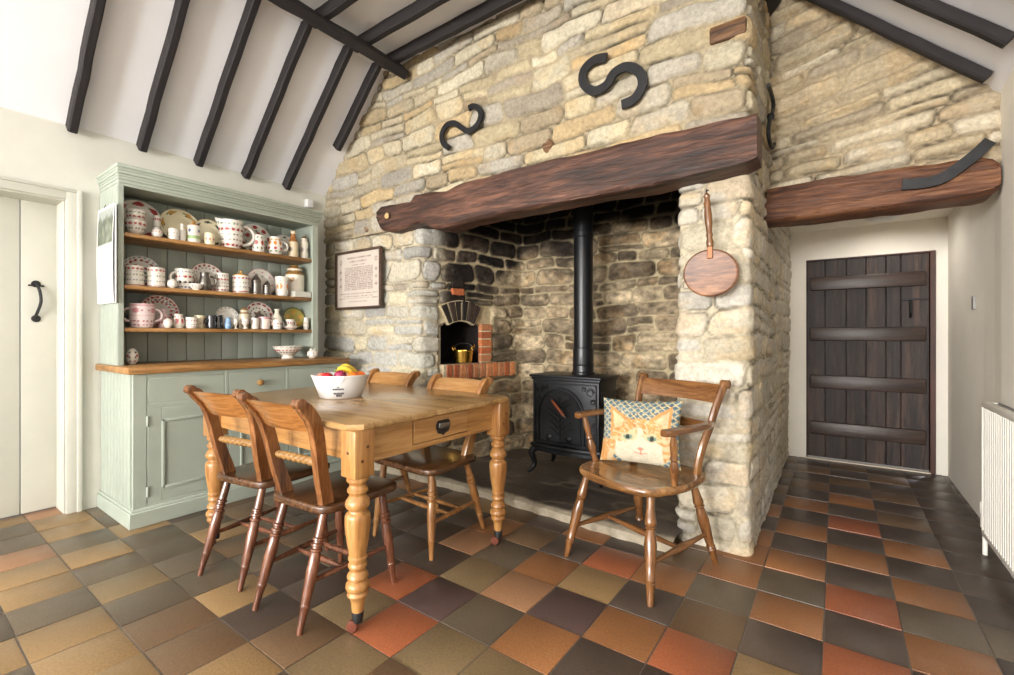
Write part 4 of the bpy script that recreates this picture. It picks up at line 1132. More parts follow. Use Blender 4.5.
pot('canister', 'canister', 'spotted canister with a wooden knobbed lid', 232, 249.5, 276, Z2, 'can', -3.60, [(.85, RED, 9, .07, .75), (.6, GRN, 12, .05, .5), (.35, BLU, 12, .06, .5), (.1, RED, 0, .02, 1)], lid=(.99, .9, lin((190, 150, 84)), True))
pot('pepper_pot', 'pepper pot', 'taller dark pewter pepper pot before the flowered plate', 251, 261.5, 273.5, Z2, 'pepper', -3.58, mat=M['steel'], base=BLK)
pot('pepper_pot', 'pepper pot', 'shorter dark pewter pepper pot beside the taller one', 262.5, 271.5, 280.5, Z2, 'pepper', -3.57, mat=M['steel'], base=BLK)
pot('mug', 'mug', 'white mug with an orange fruit picture', 275, 288.5, 277, Z2, 'mug', -3.58, [(.5, lin((206,120,40)), 3, .26, .5), (.78, GRN, 3, .08, .3)])
pot('jar', 'jar', 'large stoneware jar with brown collar at right of middle shelf', 285, 304.5, 265.5, Z2, 'jar', -3.66, [(.9, lin((140,104,54)), 0, .20, 1), (.55, lin((170,130,80)), 2, .1, .3)], lin((224, 216, 200)), lid=(.88, .84, lin((140, 104, 54)), False))
a_ = onX(291.5, 297, -3.56); b_2 = onX(311, 297, -3.56)
t = tag(MB().box(-.04, .04, a_.y, b_2.y-.03, 0, .046, .002).build('book', M['cream'], None, (-3.548, 0, Z2)), 'small cream box book lying in front of the stoneware jar', 'book')
# lower shelf
pot('loving_cup', 'cup', 'large pink two-handled cup, leftmost on the lowest shelf', 129, 155, 304, Z3, 'mug', -3.60, [(.72, PNK, 3, .16, .35), (.72, RED, 9, .05, .3), (.28, RED, 11, .05, .5), (.93, lin((210,160,166)), 0, .04, 1), (.5, lin((210,160,166)), 0, .012, 1), (.12, RED, 11, .05, .5)], lin((222, 204, 203)), handle=[(PI*.45, .62), (-PI*.55, .62)])
pot('jar', 'jar', 'slim pink patterned jar beside the two-handled cup', 158, 169, 309, Z3, 'bottle', -3.63, [(.3, RED, 7, .08, .6), (.55, PNK, 7, .08, .6)], lin((222, 194, 196)))
pot('pot', 'pot', 'plain little white pot next to the pink jar', 163, 173, 318.5, Z3, 'ball', -3.56)
pot('jug', 'jug', 'small white jug with bold red flowers on the lowest shelf', 172.5, 185, 314, Z3, 'jug', -3.59, [(.5, RED, 4, .26, .6), (.8, RED, 6, .08, .5)])
pot('cup', 'cup', 'spotted white cup, left of the black tankards', 185.5, 198, 317.5, Z3, 'mug', -3.57, [(.7, RED, 8, .1, .6), (.35, BLK, 8, .06, .5), (.15, PNK, 8, .07, .5)])
pot('cup', 'cup', 'cream cup with handle behind the spotted cup', 194, 206, 315.5, Z3, 'mug', -3.64, [(.8, OCH, 8, .06, .5), (.4, RED, 8, .06, .5)], CRM, handle=(PI*.42, .62))
pot('tankard', 'tankard', 'black tankard with handle, left one of the pair', 206.5, 216, 315.5, Z3, 'can', -3.59, [(.4, lin((170,172,180)), 3, .3, .12)], lin((46, 46, 52)), handle=(-PI*.42, .6))
pot('tankard', 'tankard', 'black tankard, right one of the pair beside blue ornament', 214.5, 223, 315, Z3, 'can', -3.61, [(.4, lin((150,152,160)), 4, .3, .1)], lin((38, 37, 42)))
pot('ornament', 'ornament', 'small blue and white china ornament on the lowest shelf', 224.5, 232, 317.5, Z3, 'jug', -3.57, mat=M['bluewhite'])
pot('egg_cup', 'egg cup', 'little white egg cup right of the blue ornament', 233, 238.5, 319.5, Z3, 'goblet', -3.57)
pot('jar', 'jar', 'stoneware jar with brown top behind the spotted goblet', 239, 249.5, 308, Z3, 'jar', -3.65, [(.4, lin((160,150,130)), 3, .12, .5), (.85, lin((150,112,60)), 0, .14, 1)], lin((214, 204, 180)), lid=(.88, .7, lin((150, 112, 60)), False))
pot('goblet', 'goblet', 'white goblet with red spots on the lowest shelf', 241.5, 249, 319, Z3, 'goblet', -3.56, [(.72, RED, 6, .1, .6)])
pot('cup', 'cup', 'narrow plain white beaker in front of the red dash plate', 251, 259, 318, Z3, 'mug', -3.57)
pot('mug', 'mug', 'plain pinkish white mug in front of the red dash plate', 258.5, 270, 317, Z3, 'can', -3.59, [(.9, PNK, 0, .04, 1)], lin((228, 214, 206)), handle=(PI*.42, .55))
pot('bottle', 'bottle', 'white stoneware bottle right of the red dash plate', 272, 282, 309, Z3, 'bottle', -3.62, [(.3, lin((150,140,130)), 3, .14, .5)], lin((224, 216, 198)))
pot('mug', 'mug', 'small spotted mug in front of the white stoneware bottle', 272.5, 282, 320, Z3, 'mug', -3.56, [(.6, RED, 6, .12, .6), (.3, BLU, 6, .06, .4)], handle=(PI*.42, .6))
o = pot('saucer', 'saucer', 'white saucer under the teacup by the olive plate', 283, 298, 326, Z3, 'bowl', -3.56, [(.7, RED, 12, .2, .5)])
pot('teacup', 'cup', 'white teacup with red spots on its saucer', 285.5, 294.5, 319.5, Z3+.012, 'bowl', -3.56, [(.6, RED, 7, .18, .6)], handle=(PI*.42, .5))
pot('vase', 'vase', 'tiny white vase at the right end of the lowest shelf', 303, 309, 317.5, Z3, 'jug', -3.57, [(.5, OCH, 4, .12, .4)])
# worktop
pot('pot', 'pot', 'small white pot with dark and red blotches on worktop', 125.5, 139, 348.5, ZW, 'ball', -3.60, [(.75, BLK, 4, .1, .4), (.45, BLK, 5, .09, .3), (.55, RED, 3, .1, .3), (.2, RED, 5, .07, .4)])
pot('pedestal_bowl', 'bowl', 'footed bowl with red dashes on the dresser worktop', 272, 303.5, 346, ZW, 'pedestal', -3.56, [(.68, RED, 14, .09, .72), (.5, BLK, 14, .05, .5), (.9, GRN, 16, .04, .5)])
t = tag(pot('ornament', 'ornament', 'small white spotted animal ornament at the worktop end', 307, 318, 349.5, ZW, 'ball', -3.44, [(.6, BLK, 4, .1, .3), (.35, BLK, 5, .08, .25)]), None)
for s_ in (-1, 1):
    b = MB(); b.lathe([(0, .011), (.012, .007), (.02, 0)], 10, Matrix.Translation((.004, s_*.017, .062)), lambda k, a, z, r: WHT); b.build('ear', M['glaze'], t)

# ---------------------------------------------------------------- table
TX0, TX1, TY0, TY1, TZ = -2.69, -1.402, 1.015, 2.015, .776
tcx, tcy = (TX0+TX1)/2, (TY0+TY1)/2; hx, hy = (TX1-TX0)/2, (TY1-TY0)/2
t = table = thing('kitchen_table', 'scrubbed pine kitchen table with turned legs and end drawer', 'table', (tcx, tcy, 0))
b = MB(); ck = .05
ck = .045
outl = [(-hx+ck, -hy), (hx-ck, -hy), (hx, -hy+ck), (hx, hy-ck), (hx-ck, hy), (-hx+ck, hy), (-hx, hy-ck), (-hx, -hy+ck)]
b.prism(outl, TZ-.024, TZ, None, .005, 2); b.build('tabletop', M['pinetop'], t)
ap0, ap1 = TZ-.155, TZ-.024; li = .075; lw = .043
for sy in (-1, 1):
    b = MB(); b.box(-hx+li, hx-li, sy*(hy-.072)-.011, sy*(hy-.072)+.011, ap0, ap1, .002)
    b.build('side_apron', M['pineX'], t)
xe = hx-.068
b = MB(); b.box(-xe-.011, -xe+.011, -hy+li, hy-li, ap0, ap1, .002); b.build('end_apron', M['pineY'], t)
b = MB()
# drawer end: rails round the drawer opening
dy0, dy1 = -.16, .19
b.box(xe-.011, xe+.011, -hy+li, dy0-.004, ap0, ap1, .002); b.box(xe-.011, xe+.011, dy1+.004, hy-li, ap0, ap1, .002)
b.box(xe-.011, xe+.011, dy0-.004, dy1+.004, ap0, ap0+.012, .002); b.box(xe-.013, xe+.014, -hy+li, hy-li, ap0-.010, ap0+.003, .003)
b.build('drawer_rail', M['pineY'], t)
b = MB(); b.box(xe-.28, xe+.016, dy0, dy1, ap0+.016, ap1-.012, .003); dr = b.build('drawer', M['pineY'], t)
b = MB(); yc, zc = (dy0+dy1)/2, (ap0+ap1)/2+.002
octo = [(-.046, -.004), (-.034, -.028), (-.012, -.034), (0, -.042), (.012, -.034), (.034, -.028), (.046, -.004), (.046, .012), (.034, .028), (-.034, .028), (-.046, .012)]
XM = Matrix(((0, 0, 1, xe+.016), (1, 0, 0, yc), (0, 1, 0, zc), (0, 0, 0, 1)))
b.prism(octo, 0, .004, XM, .001)
cup = b.build('cup_handle_plate', M['iron'], dr)
b = MB(); b.prism([(-.034, .018), (.034, .018), (.036, -.0), (.026, -.01), (-.026, -.01), (-.036, 0)], .004, .015, XM, .005, 2); b.build('cup_pull', M['steel'], cup)
LEG = [(.582, .042), (.578, .033), (.572, .038), (.562, .038), (.556, .032), (.546, .0275), (.536, .031), (.531, .036), (.522, .036), (.517, .031), (.508, .0285), (.500, .033), (.490, .040), (.478, .0435), (.466, .0415), (.458, .035), (.452, .030), (.446, .032), (.441, .0395), (.434, .043), (.425, .044), (.405, .0445), (.37, .0415), (.33, .0365), (.295, .031), (.283, .029), (.278, .033), (.270, .033), (.266, .029), (.258, .0285), (.252, .0325), (.243, .0325), (.238, .028), (.228, .0265), (.220, .031), (.213, .036), (.204, .037), (.197, .032), (.192, .029), (.187, .035), (.180, .0405), (.168, .042), (.158, .038), (.152, .031), (.147, .034), (.141, .037), (.134, .035), (.126, .027), (.110, .0235), (.075, .020), (.045, .017), (.042, .012)]
LEG = [(z, r) for z, r in LEG][::-1]
for sx in (-1, 1):
    for sy in (-1, 1):
        lx, ly = sx*(hx-.046), sy*(hy-.052-(.02 if sy > 0 else 0))
        b = MB(); b.lathe([(z, r*1.05) for z, r in LEG], 24, Matrix.Translation((lx, ly, 0)))
        b.box(lx-lw, lx+lw, ly-lw, ly+lw, .578, TZ-.024, .004, 2)
        lg = b.build('leg', M['pineZ'], t)
        b = MB()
        for (dx_, dy_) in ((lx+sx*lw, ly-.012), (lx+sx*lw, ly+.012)):
            b.lathe([(0, .006), (.0015, .006), (.002, 0)], 10, Matrix.Translation((lx+sx*lw, dy_, .69 if dy_ > ly else .64)) @ Matrix.Rotation(sx*PI/2, 4, 'Y'))
        b.lathe([(0, .006), (.0015, .006), (.002, 0)], 10, Matrix.Translation((lx, ly+sy*lw, .67)) @ Matrix.Rotation(-sy*PI/2, 4, 'X'))
        b.build('peg', M['peg'], lg)
        b = MB(); b.lathe([(.034, .010), (.036, .0185), (.072, .0225), (.078, .020)], 16, Matrix.Translation((lx, ly, 0)))
        b.tube([(lx, ly, .045), (lx-.006, ly-.010, .034), (lx-.010, ly-.016, .020)], .009, 8)
        b.build('caster_fork', M['iron'], lg)
        b = MB(); b.lathe([(-.012, .006), (-.012, .018), (-.007, .022), (.007, .022), (.012, .018), (.012, .006)], 18, Matrix.Translation((lx-.010, ly-.016, .022)) @ Matrix.Rotation(PI/2, 4, 'X') @ Matrix.Rotation(.6, 4, 'Y'))
        b.build('caster_wheel', M['caster'], lg)

# ---------------------------------------------------------------- fruit bowl and fruit
bc = Vector((-2.13, 1.465, TZ+.0005))
t = thing('fruit_bowl', 'white enamel bowl of fruit on the pine table', 'bowl', bc, math.radians(0))
b = MB(); b.lathe([(0, 0), (0, .10), (.004, .106), (.06, .126), (.108, .144), (.116, .149), (.120, .148), (.119, .144), (.112, .141), (.06, .122), (.01, .102), (.008, 0)], 48, None, None, None, False)
b.build('bowl_wall', M['white'], t)
fa = math.atan2(-bc.y, -bc.x)     # towards the viewer side
b = MB()
def on_bowl(da, z): 
    r = .1062+(.146-.1062)*(z/.116)+.001; a = fa+da
    return (r*math.cos(a), r*math.sin(a), z)
for (z, wds, hh) in ((.062, [(-.06, -.02), (-.01, .02)], .003), (.052, [(-.24, -.16), (-.15, -.05), (-.04, .05), (.06, .13), (.14, .2)], .0045), (.030, [(-.22, -.10), (-.09, .0), (.01, .08), (.09, .21)], .0045), (.019, [(-.12, -.03), (-.02, .05), (.06, .12)], .0055)):
    for a0, a1 in wds:
        n_ = 4; vs = []
        for i in range(n_+1):
            a = a0+(a1-a0)*i/n_; vs += [on_bowl(a-.09, z-hh), on_bowl(a-.09, z+hh)]
        b.add(vs, [(2*i, 2*i+2, 2*i+3, 2*i+1) for i in range(n_)])
b.build('lettering', M['ink'], t)
b = MB(); b.tube([on_bowl(-.09+.17*math.cos(a), .112-.026*math.sin(a)) for a in [PI*i/14 for i in range(15)]], .0035, 8); b.build('thumb_rim', M['white'], t)
def fruit(name, cat, label, dx_, dy_, z, r, mat, sq=.92):
    b = MB(); prof = [(-r*sq*math.cos(a), r*math.sin(a)*(1+.04*math.cos(a))) for a in [PI*i/14 for i in range(15)]]
    prof[-1] = (r*sq*.86, .0); prof[-2] = (r*sq*.95, r*.25)
    b.lathe(prof, 20)
    o = b.build(name, mat, None, (bc.x+dx_, bc.y+dy_, bc.z+z), (random.uniform(-.4, .4), random.uniform(-.4, .4), 0), 80)
    tag(o, label, cat, 'fruit in the white bowl')
    if name != 'orange':
        b = MB(); b.tube([(0, 0, r*sq*.85), (.003, 0, r*sq*1.2)], .0015, 6); b.build('stalk', M['peg'], o)
    return o
# viewer right = (.813,.582); towards viewer = (.582,-.813)
def vdir(a, c_): return (CA*a+SA*c_, SA*a-CA*c_)
for (nm, ct, lb, a, c_, z, r, mt) in (
    ('apple', 'apple', 'pale red apple at the left rim of the bowl', -.088, .02, .098, .034, 'orange'),
    ('apple', 'apple', 'bright red apple at the front left of the bowl', -.046, .072, .103, .034, 'apple'),
    ('plum', 'plum', 'dark purple-red plum beside the bright red apple', .016, .05, .115, .032, 'plum'),
    ('apple', 'apple', 'dark red apple nearest the middle front of the bowl', .042, .094, .092, .028, 'apple'),
    ('orange', 'orange', 'orange under the banana at the front of the bowl', .072, .03, .10, .036, 'orange'),
    ('orange', 'orange', 'orange at the right rim of the bowl', .092, -.025, .103, .033, 'orange'),
    ('apple', 'apple', 'red apple deep at the back of the bowl', -.02, -.04, .07, .037, 'apple')):
    dx_, dy_ = vdir(a, c_)
    if nm == 'apple' and 'pale' in lb: m_p = paint('pale_apple', (206, 116, 92), .35, .2, 14); fruit(nm, ct, lb, dx_, dy_, z, r, m_p)
    else: fruit(nm, ct, lb, dx_, dy_, z, r, M[mt])
for k in range(2):
    pts = []
    for i in range(13):
        q = i/12; a = -.02+.10*q+.0*k; c_ = .0-.045*k+.02*math.sin(PI*q); z = .132+.022*math.sin(PI*(q*.8+.1))-.03*q**2+.012*k*(1-q)
        d_ = vdir(a, c_); pts.append((d_[0], d_[1], z))
    rad = [.005, .008, .014, .0165, .0175, .018, .018, .0175, .017, .0155, .013, .009, .004]
    b = MB(); b.tube(pts, .018, 7, (0, 0, 1), rad)
    o = b.build('banana', M['banana'], None, bc, None, 50); tag(o, ['yellow banana lying across the front of the fruit', 'yellow banana lying behind the front banana'][k], 'banana', 'bananas in the bowl')
    b = MB(); p0 = Vector(pts[0]); p1 = p0-(Vector(pts[2])-p0).normalized()*.022+Vector((0, 0, .004)); b.tube([p0, (p0+p1)/2, p1], .005, 6); b.build('stalk', M['banana_tip'], o)

# ---------------------------------------------------------------- side chairs
TURN = [(0, .010), (.02, .0115), (.12, .0135), (.20, .0165), (.215, .019), (.225, .0165), (.235, .017), (.35, .020), (.5, .0225), (.60, .020), (.635, .0175), (.645, .023), (.66, .0235), (.668, .018), (.682, .018), (.69, .0235), (.705, .0235), (.713, .018), (.727, .018), (.735, .023), (.75, .023), (.76, .018), (.85, .017), (1.0, .016)]
STRX = [(0, .008), (.2, .010), (.5, .014), (.8, .010), (1, .008)]
def make_chair(label, group, wd, mats, loc, rz, top_z=.855, plain=False, sp=.046):
    """faces +Y; wd scales the width"""
    mr, mp, ml, ms = mats
    t = thing('side_chair', label, 'chair', loc, rz, group)
    w = wd; sz = .445
    b = MB()        # seat
    out = []
    for i in range(40):
        a = 2*PI*i/40; cxx, cyy = math.cos(a), math.sin(a)
        e = .30; x = abs(cxx)**e*math.copysign(1, cxx)*.20*w; y = abs(cyy)**e*math.copysign(1, cyy)*.20
        x *= .92+.10*(y+.2)/.4
        out.append((x, y))
    b.prism(out, sz-.032, sz, None, .009, 3)
    b.build('seat', M[ms], t)
    for sx in (-1, 1):
        b = MB(); b.spindle((sx*.145*w, -.275, .0), (sx*.125*w, -.150, sz-.02), TURN, 14); b.build('leg', M[ml], t)
        b = MB(); b.spindle((sx*.178*w, .165, .0), (sx*.145*w, .125, sz-.02), TURN, 14); b.build('leg', M[ml], t)
    def onleg(sx, rear, q):
        a = Vector((sx*.145*w, -.275, 0)) if rear else Vector((sx*.178*w, .165, 0)); c_ = Vector((sx*.125*w, -.150, sz-.02)) if rear else Vector((sx*.145*w, .125, sz-.02))
        return a+(c_-a)*q
    for sx in (-1, 1):
        b = MB(); b.spindle(onleg(sx, True, .40), onleg(sx, False, .40), STRX, 10); b.build('stretcher', M[ml], t)
    for q in (.38, .62):
        b = MB(); p = onleg(-1, True, .40).lerp(onleg(-1, False, .40), q); p2 = onleg(1, True, .40).lerp(onleg(1, False, .40), q); b.spindle(p, p2, STRX, 10); b.build('stretcher', M[ml], t)
    # back posts: sawn, S-curved, scrolled tops
    prof = [(-.148, sz-.012), (-.160, sz+.04), (-.180, sz+.11), (-.196, sz+.19), (-.210, sz+.26), (-.232, sz+.33), (-.272, sz+.385), (-.295, top_z-.008)]
    wid = [.052, .05, .046, .044, .044, .046, .046, .034]
    sp_ = spline([(0, y, z) for y, z in prof], 5); n_ = len(sp_)
    def postx(z): return (.132+sp*(z-sz)/(top_z-sz))*w
    for sx in (-1, 1):
        b = MB(); vs = []; th = .017
        for i, p in enumerate(sp_):
            tg = (sp_[min(i+1, n_-1)]-sp_[max(i-1, 0)]).normalized(); nr = Vector((0, tg.z, -tg.y))
            ww = np.interp(i/(n_-1)*7, range(8), wid)/2
            x = sx*postx(p.z)
            for (a, c_) in ((-1, -1), (-1, 1), (-.6, 1.12), (.6, 1.12), (1, 1), (1, -1), (.6, -1.12), (-.6, -1.12)):
                q = p+nr*ww*c_; vs.append((x+a*th, q.y, q.z))
        m8 = 8
        fs = [(i*m8+j, (i+1)*m8+j, (i+1)*m8+(j+1) % m8, i*m8+(j+1) % m8) for i in range(n_-1) for j in range(m8)]+[tuple(range(m8)), tuple((n_-1)*m8+j for j in range(m8))]
        b.add(vs, fs)
        x = sx*postx(top_z)
        b.lathe([(-.021, .0), (-.021, .010), (-.018, .020), (.018, .020), (.021, .010), (.021, 0)], 18, Matrix.Translation((x, -.298, top_z-.002)) @ Matrix.Rotation(PI/2, 4, 'Y'))
        b.build('back_post', M[mp], t)
    # top rail, bowed to the rear, leaning with the posts
    b = MB(); vs = []; n_ = 17; m_ = 8
    for i in range(n_):
        q = -1+2*i/(n_-1); bow = -.030*(1-q*q)
        for (dy_, dz_) in ((0, 0), (.008, .0), (.010, .05), (.008, .09), (.004, .108+.006*(1-q*q)), (-.008, .106+.006*(1-q*q)), (-.010, .05), (-.006, 0)):
            z = top_z-.117+dz_; yy = float(np.interp(z, [p[1] for p in prof], [p[0] for p in prof]))
            vs.append((q*(postx(z)+.003), yy+dy_+bow+.004, z))
    b.add(vs, [(i*m_+j, (i+1)*m_+j, (i+1)*m_+(j+1) % m_, i*m_+(j+1) % m_) for i in range(n_-1) for j in range(m_)]+[tuple(range(m_)), tuple((n_-1)*m_+j for j in range(m_))])
    b.build('top_rail', M[mr], t)
    # rope-twist middle rail
    b = MB(); zz_ = sz+.165; yy = -.186; L = postx(zz_)-.010
    pf = []
    for i in range(61):
        q = i/60
        r = .0155 if .16 < q < .84 else np.interp(q, [0, .04, .06, .08, .10, .12, .14, .16], [.009, .012, .015, .010, .015, .017, .011, .0155]) if q <= .16 else np.interp(1-q, [0, .04, .06, .08, .10, .12, .14, .16], [.009, .012, .015, .010, .015, .017, .011, .0155])
        pf.append((q, float(r)))
    b.spindle((-L, yy, zz_), (L, yy, zz_), pf, 16, (lambda z, a: 1+.16*math.sin(2*a+z*190) if .32*L < z < 1.68*L else 1))
    b.build('twisted_rail', M['knobwood'], t)
    return t
DARK = ('elmX', 'elmZ', 'elmlegZ', 'seatY'); PALE = ('beechX', 'beechZ', 'beechZ', 'seatY')
c1 = make_chair('dark wood chair nearest the camera, tucked beside the front table leg', 'side chairs round the table', 1.0, DARK, (-1.765, 1.19, 0), math.radians(4))
c2 = dup(c1, (-2.27, 1.185, 0), math.radians(9), 'dark wood chair tucked in at the table end nearest the dresser')
c3 = make_chair('honey coloured chair on the far side of table, nearer the stove', 'side chairs round the table', 1.27, PALE, (-1.83, 1.785, 0), math.radians(178), .845, False, .03)
c4 = dup(c3, (-2.50, 1.86, 0), math.radians(181), 'honey coloured chair on the far side of table, behind the fruit bowl')

# ---------------------------------------------------------------- armchair
t = thing('armchair', 'wooden kitchen armchair with scrolled back beside the stone pillar', 'chair', (-.765, 2.195, 0), math.radians(159.8))
sz = .45
TURN2 = [(0, .012), (.03, .0135), (.10, .0155), (.17, .019), (.185, .0225), (.20, .018), (.215, .022), (.23, .018), (.36, .0225), (.52, .0265), (.62, .022), (.66, .018), (.675, .024), (.69, .018), (.705, .0235), (.73, .025), (.78, .021), (.86, .0175), (1, .017)]
ctl = [(.0, .262), (.12, .252), (.212, .215), (.248, .13), (.262, .02), (.248, -.10), (.222, -.19), (.17, -.228), (0, -.24)]
half = spline([(x, y, 0) for x, y in ctl], 5)
out = [(p.x, p.y) for p in half]+[(-p.x, p.y) for p in half[-2:0:-1]]
b = MB(); n_ = len(out)
rings = [(.90, -.042, 0), (.97, -.036, 0), (1.0, -.024, 0), (1.0, -.010, 0), (.98, -.001, 0), (.93, .0, 0), (.78, -.007, 1), (.55, -.012, 1), (.3, -.013, 1), (.08, -.012, 1)]
vs = [(x*k, y*k+.0*(1-k), sz+z) for k, z, _ in rings for x, y in out]
fs = [(r*n_+i, r*n_+(i+1) % n_, (r+1)*n_+(i+1) % n_, (r+1)*n_+i) for r in range(len(rings)-1) for i in range(n_)]+[tuple(range(n_))[::-1], tuple((len(rings)-1)*n_+i for i in range(n_))]
b.add(vs, fs); b.build('seat', M['winseat'], t, angle=50)
ft = {(1, 0): ((.25, .268, 0), (.19, .175, sz-.025)), (-1, 0): ((-.262, .268, 0), (-.19, .175, sz-.025)), (1, 1): ((.25, -.29, 0), (.165, -.155, sz-.025)), (-1, 1): ((-.215, -.275, 0), (-.165, -.155, sz-.025))}
for k, (p, q) in ft.items():
    b = MB(); b.spindle(p, q, TURN2, 16); b.build('leg', M['winZ'], t)
def al(k, q): return Vector(ft[k][0]).lerp(Vector(ft[k][1]), q)
mids = []
for sx in (1, -1):
    p, q = al((sx, 0), .36), al((sx, 1), .36); b = MB(); b.spindle(p, q, [(0, .009), (.25, .012), (.5, .0175), (.75, .012), (1, .009)], 12); b.build('stretcher', M['winY'], t); mids.append(p.lerp(q, .48))
b = MB(); b.spindle(mids[0], mids[1], [(0, .009), (.25, .012), (.5, .0165), (.75, .012), (1, .009)], 12); b.build('stretcher', M['winX'], t)
tz = .872
prof = [(-.165, sz-.012), (-.168, sz+.06), (-.188, sz+.14), (-.225, sz+.22), (-.250, sz+.30), (-.280, sz+.37), (-.305, tz-.005)]
sp_ = spline([(0, y, z) for y, z in prof], 6); n_ = len(sp_)
def pxx(z): return .188+.055*(z-sz)/(tz-sz)
for sx in (-1, 1):
    b = MB(); vs = []
    for i, p in enumerate(sp_):
        tg = (sp_[min(i+1, n_-1)]-sp_[max(i-1, 0)]).normalized(); nr = Vector((0, tg.z, -tg.y)); x = sx*pxx(p.z)
        for k in range(10):
            a = 2*PI*k/10; q = p+nr*.023*math.cos(a); vs.append((x+.0165*math.sin(a), q.y, q.z))
    b.add(vs, [(i*10+j, (i+1)*10+j, (i+1)*10+(j+1) % 10, i*10+(j+1) % 10) for i in range(n_-1) for j in range(10)]+[tuple(range(10)), tuple((n_-1)*10+j for j in range(10))])
    b.lathe([(-.022, 0), (-.022, .012), (-.018, .021), (.018, .021), (.022, .012), (.022, 0)], 18, Matrix.Translation((sx*pxx(tz), -.309, tz-.006)) @ Matrix.Rotation(PI/2, 4, 'Y'))
    b.build('back_post', M['winZ'], t)
b = MB(); vs = []; n2 = 21; m_ = 8
for i in range(n2):
    q = -1+2*i/(n2-1); bow = -.040*(1-q*q)
    for (dy_, dz_) in ((0, 0), (.009, .0), (.011, .04), (.009, .07), (.004, .086), (-.009, .084), (-.011, .04), (-.007, 0)):
        z = tz-.095+dz_; yy = float(np.interp(z, [p[1] for p in prof], [p[0] for p in prof])); vs.append((q*(pxx(z)+.002), yy+dy_+bow+.004, z))
b.add(vs, [(i*m_+j, (i+1)*m_+j, (i+1)*m_+(j+1) % m_, i*m_+(j+1) % m_) for i in range(n2-1) for j in range(m_)]+[tuple(range(m_)), tuple((n2-1)*m_+j for j in range(m_))])
b.build('top_rail', M['winX'], t)
az = .685
b = MB(); vs = []; zz_ = az-.02; L = pxx(zz_)
b.sweep([(-L+2*L*i/14, -.228-.03*(1-(2*i/14-1)**2), zz_) for i in range(15)], [(-.009, -.022), (.009, -.022), (.009, .022), (-.009, .022)]); b.build('middle_rail', M['winX'], t)
for sx in (-1, 1):
    b = MB()
    cl = spline([(sx*(pxx(az)-.002), -.235, az), (sx*.262, -.12, az+.004), (sx*.272, .02, az+.008), (sx*.272, .12, az+.008), (sx*.262, .185, az+.006)], 6)
    n_ = len(cl); wds = [np.interp(i/(n_-1), [0, .3, .7, .9, 1], [.018, .019, .025, .026, .014]) for i in range(n_)]
    vs = []
    for p, w_ in zip(cl, wds):
        for (a, c_) in ((-1, -.7), (-.8, -1), (.8, -1), (1, -.7), (1, .7), (.8, 1), (-.8, 1), (-1, .7)): vs.append((p.x+a*w_, p.y, p.z+c_*.013))
    b.add(vs, [(i*8+j, (i+1)*8+j, (i+1)*8+(j+1) % 8, i*8+(j+1) % 8) for i in range(n_-1) for j in range(8)]+[tuple(range(8)), tuple((n_-1)*8+j for j in range(8))])
    b.build('arm', M['winY'], t)
    b = MB(); b.spindle((sx*.238, .075, sz-.008), (sx*.268, .125, az-.003), [(0, .012), (.06, .016), (.12, .013), (.22, .017), (.34, .0215), (.44, .017), (.5, .013), (.54, .018), (.6, .0135), (.72, .017), (.82, .0165), (.92, .012), (1, .011)], 14)
    b.build('arm_support', M['winZ'], t)

